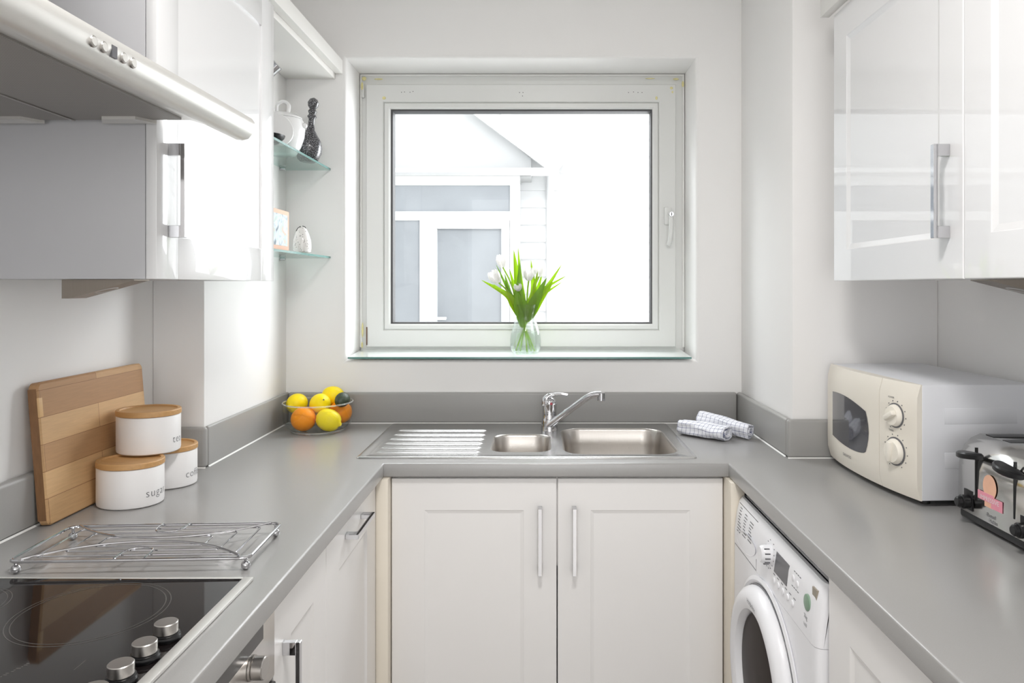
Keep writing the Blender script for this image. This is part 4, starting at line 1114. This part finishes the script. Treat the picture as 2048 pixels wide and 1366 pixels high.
for c_ in range(6):
    y0 = 1.648 - c_ * .026; k.box(wx(.750) - .0005, wx(.750) + .001, y0 - .012, y0, .7495, .7512)
k.build('printed_row', M['print'], cpw)
for zz in (.80, .77):
    k = MB()
    for c_ in range(4):
        y0 = 1.535 - c_ * .011; k.box(wx(zz) - .0005, wx(zz) + .001, y0 - .007, y0, zz - .0005, zz + .0012)
    k.build('printed_row', M['print'], cpw)
def wtext(word, size, y, zz, parent, **kk):
    v_, f_ = text_geo(word, size, **kk); t_ = MB(); t_.add([(wx(zz) - .0007, y - p.x, zz + p.y) for p in v_], f_); t_.build('lettering', M['print'], parent)
wtext('7kg', .013, 1.446, .744, cpw); wtext('1600', .009, 1.446, .7285, cpw)
# porthole door
DYc, DZc = 1.690, .475
k = MB(); k.lathe([(.235, 0), (.237, .004), (.228, .007), (.222, .003)], (WX - .004, DYc, DZc), 64, axis=(-1, 0, 0)); k.build('door_surround', M['washer'], wa)
k = MB(); k.lathe([(.2195, .0), (.2200, .004), (.2195, .006)], (WX - .0035, DYc, DZc), 64, axis=(-1, 0, 0)); k.build('door_gap', M['display'], wa)
k = MB(); k.lathe([(.214, .002), (.216, .010), (.212, .022), (.200, .033), (.180, .037), (.163, .030), (.156, .018), (.154, .010)], (WX - .004, DYc, DZc), 64, axis=(-1, 0, 0), cap1=False); wd = k.build('door', M['washer'], wa)
k = MB(); k.lathe([(.1555, .010), (.150, .016), (.120, .020), (.06, .023), (.001, .024)], (WX - .004, DYc, DZc), 56, axis=(-1, 0, 0)); k.build('porthole_glass', M['washerglass'], wd, label='smoked porthole glass')
v_, f_ = text_geo('Hotpoint', .016, 1.05)
t_ = MB(); ra = .186
t_.add([(WX - .004 - .0374, DYc - (ra + p.y) * sin(p.x / ra + .0), DZc + (ra + p.y) * cos(p.x / ra + .0)) for p in v_], f_); t_.build('lettering', M['print'], wd)

# ------------------------------------------------------------------ vase and tulips
vx, vy = X(1051, 2.706), 2.706
vz = zf + (zb - zf) * (vy - 2.648) / (FY - .001 - 2.648) + .0012
va = thing('vase', 'clear glass vase of tulips on the window sill', 'vase', (vx, vy, vz))
V0 = Vector((vx, vy, vz))
outer = [(.030, .0), (.040, .0008), (.047, .006), (.055, .024), (.0575, .048), (.054, .078), (.046, .105), (.0395, .130), (.0405, .150), (.046, .174), (.0505, .186)]
inner = [(.0485, .186), (.0445, .174), (.0388, .150), (.0378, .130), (.0442, .105), (.0522, .078), (.0557, .048), (.0530, .024), (.045, .009), (.02, .006), (.001, .006)]
def smooth_prof(p, n=40):
    q = arc_pts([(a, 0, b) for a, b in p], n); return [(max(.001, v.x), v.z) for v in q]
MB().lathe(smooth_prof(outer) + smooth_prof(inner), V0, 48, cap0=True, cap1=True).build('vase_glass', M['clearglass'], va, sharp=60)
wpr = [(.001, .0066), (.02, .0066), (.0445, .0096), (.0525, .024), (.0552, .048), (.0518, .078), (.0508, .083), (.001, .083)]
MB().lathe(wpr, V0, 48, cap0=False, cap1=False).build('water', M['water'], va, sharp=50)

def leafmesh(m, path, wmax, face, fold=.35):
    pts = arc_pts(path, 22); n = len(pts); vs_ = []; fs_ = []
    for i, p in enumerate(pts):
        t = (pts[min(i + 1, n - 1)] - pts[max(i - 1, 0)]).normalized(); s = t.cross(Vector(face)).normalized(); nn = s.cross(t).normalized()
        u_ = i / (n - 1); w = 1.2 * wmax * max(.04, (sin(pi * min(1, u_ ** .75 * .92 + .08)) ** .8)) * (1 if u_ < .97 else .5)
        for k in (-1, -.5, 0, .5, 1): vs_.append(p + s * w * k + nn * (abs(k) * w * fold))
        for k in (1, .5, 0, -.5, -1): vs_.append(p + s * w * k + nn * (abs(k) * w * fold - .0008))
    for i in range(n - 1):
        for j in range(10):
            k = (j + 1) % 10; fs_.append((i * 10 + j, i * 10 + k, (i + 1) * 10 + k, (i + 1) * 10 + j))
    m.add(vs_, fs_)

def flower(m, c, ax_, r, h, open_=0.0):
    q = Vector((0, 0, 1)).rotation_difference(Vector(ax_).normalized())
    for k in range(6):
        a0 = k * pi / 3 + .3; rr_ = r * (1.0 if k % 2 == 0 else .93); vs_ = []; fs_ = []; n, w = 10, 6
        for i in range(n + 1):
            u_ = i / n; rad = rr_ * (sin(pi * min(.97, .08 + u_ * .66)) ** .7) * (1 - .25 * max(0, u_ - .75)) + open_ * u_ * r
            half = (pi / 3 * .98) * (sin(pi * min(1, .12 + u_ * .86)) ** .6)
            for j in range(w + 1):
                a = a0 + half * (j / w * 2 - 1)
                vs_.append(Vector(c) + q @ Vector((rad * cos(a), rad * sin(a), h * u_ - .08 * h * (abs(j / w * 2 - 1) ** 2) * u_)))
        for i in range(n):
            for j in range(w): b = i * (w + 1) + j; fs_.append((b, b + 1, b + w + 2, b + w + 1))
        m.add(vs_, fs_)

def tulip(label, foot, head, hax, leaves, r=.021, h=.050):
    t = thing('tulip', label, 'tulip', tuple(V0 + Vector(foot)), group='tulips in the vase')
    hv = Vector(head); fv = Vector(foot); mid = Vector((hv.x * .16, hv.y * .2 + .004, .135)); m2 = mid.lerp(hv, .55) + Vector((0, 0, .02))
    s = MB(); s.tube([V0 + p for p in arc_pts([fv, fv.lerp(mid, .5), mid, m2, hv], 28)], .0030, 8); s.build('stem', M['stem'], t)
    f = MB(); flower(f, V0 + hv - Vector(hax).normalized() * .002, hax, r, h); f.build('flower', M['petal'], t, sharp=60)
    for i, (base, tip, bend, w, dk_) in enumerate(leaves):
        b = Vector(base); tp_ = Vector(tip); md = b.lerp(tp_, .5) + Vector(bend)
        l = MB(); leafmesh(l, [V0 + b, V0 + b.lerp(md, .5) + Vector((0, 0, .006)), V0 + md, V0 + tp_], w, (.25 if tp_.x < 0 else -.25, -1, .15)); l.build('leaf', M['leafdark'] if dk_ else M['leaf'], t, sharp=60)

tulip('white tulip standing highest on the left of the vase', (.022, .006, .012), (-.085, .01, .325), (-.16, 0, 1),
      [((-.006, .010, .120), (-.044, .012, .388), (-.006, .004, .02), .0150, 0), ((-.010, .0, .125), (-.110, .01, .335), (-.006, 0, .012), .0070, 1), ((-.008, .008, .12), (-.060, .02, .318), (-.004, 0, .01), .0110, 0)])
tulip('white tulip leaning lowest to the far left of the vase', (.034, -.008, .014), (-.100, -.012, .268), (-.55, -.1, .85),
      [((-.016, -.008, .13), (-.163, -.010, .276), (.018, 0, .020), .0120, 0), ((-.012, .004, .12), (-.078, .006, .300), (-.010, 0, .0), .0125, 1), ((-.014, -.004, .125), (-.120, .0, .262), (.012, 0, .012), .0110, 0)], .023, .052)
tulip('white tulip upright near the middle of the vase, to the right of the tallest leaves', (-.020, .010, .012), (.012, -.006, .276), (.05, -.1, 1),
      [((.004, -.006, .12), (-.020, -.018, .345), (-.016, -.010, -.010), .0165, 1), ((.010, .008, .125), (.020, .008, .350), (.016, 0, .0), .0130, 0), ((.008, .012, .12), (.062, .018, .300), (.004, 0, .008), .0120, 0)], .022, .050)
tulip('pale tulip behind the upright one, tucked at the right of the vase', (-.036, .0, .014), (.050, .014, .290), (.10, .1, 1),
      [((.010, -.010, .125), (.078, -.016, .284), (.002, -.004, .012), .0175, 1), ((.014, .004, .13), (.136, .006, .336), (-.012, 0, -.012), .0120, 0), ((.016, .008, .13), (.152, .012, .292), (-.030, 0, .022), .0090, 0), ((.014, -.006, .128), (.100, -.008, .262), (.0, 0, .010), .0140, 0), ((.016, .0, .13), (.140, .004, .272), (-.020, 0, .014), .0070, 0)], .021, .055)
tulip('half-hidden tulip curled over at the front of the vase', (.006, -.020, .012), (-.024, -.030, .238), (-.25, -.25, .9),
      [((-.010, -.016, .10), (-.034, -.034, .262), (-.010, -.012, .0), .0120, 1), ((.006, -.004, .12), (.046, -.004, .308), (.0, 0, .0), .0120, 0), ((-.004, .010, .12), (-.028, .016, .398), (-.004, 0, .012), .0100, 0)], .016, .028)
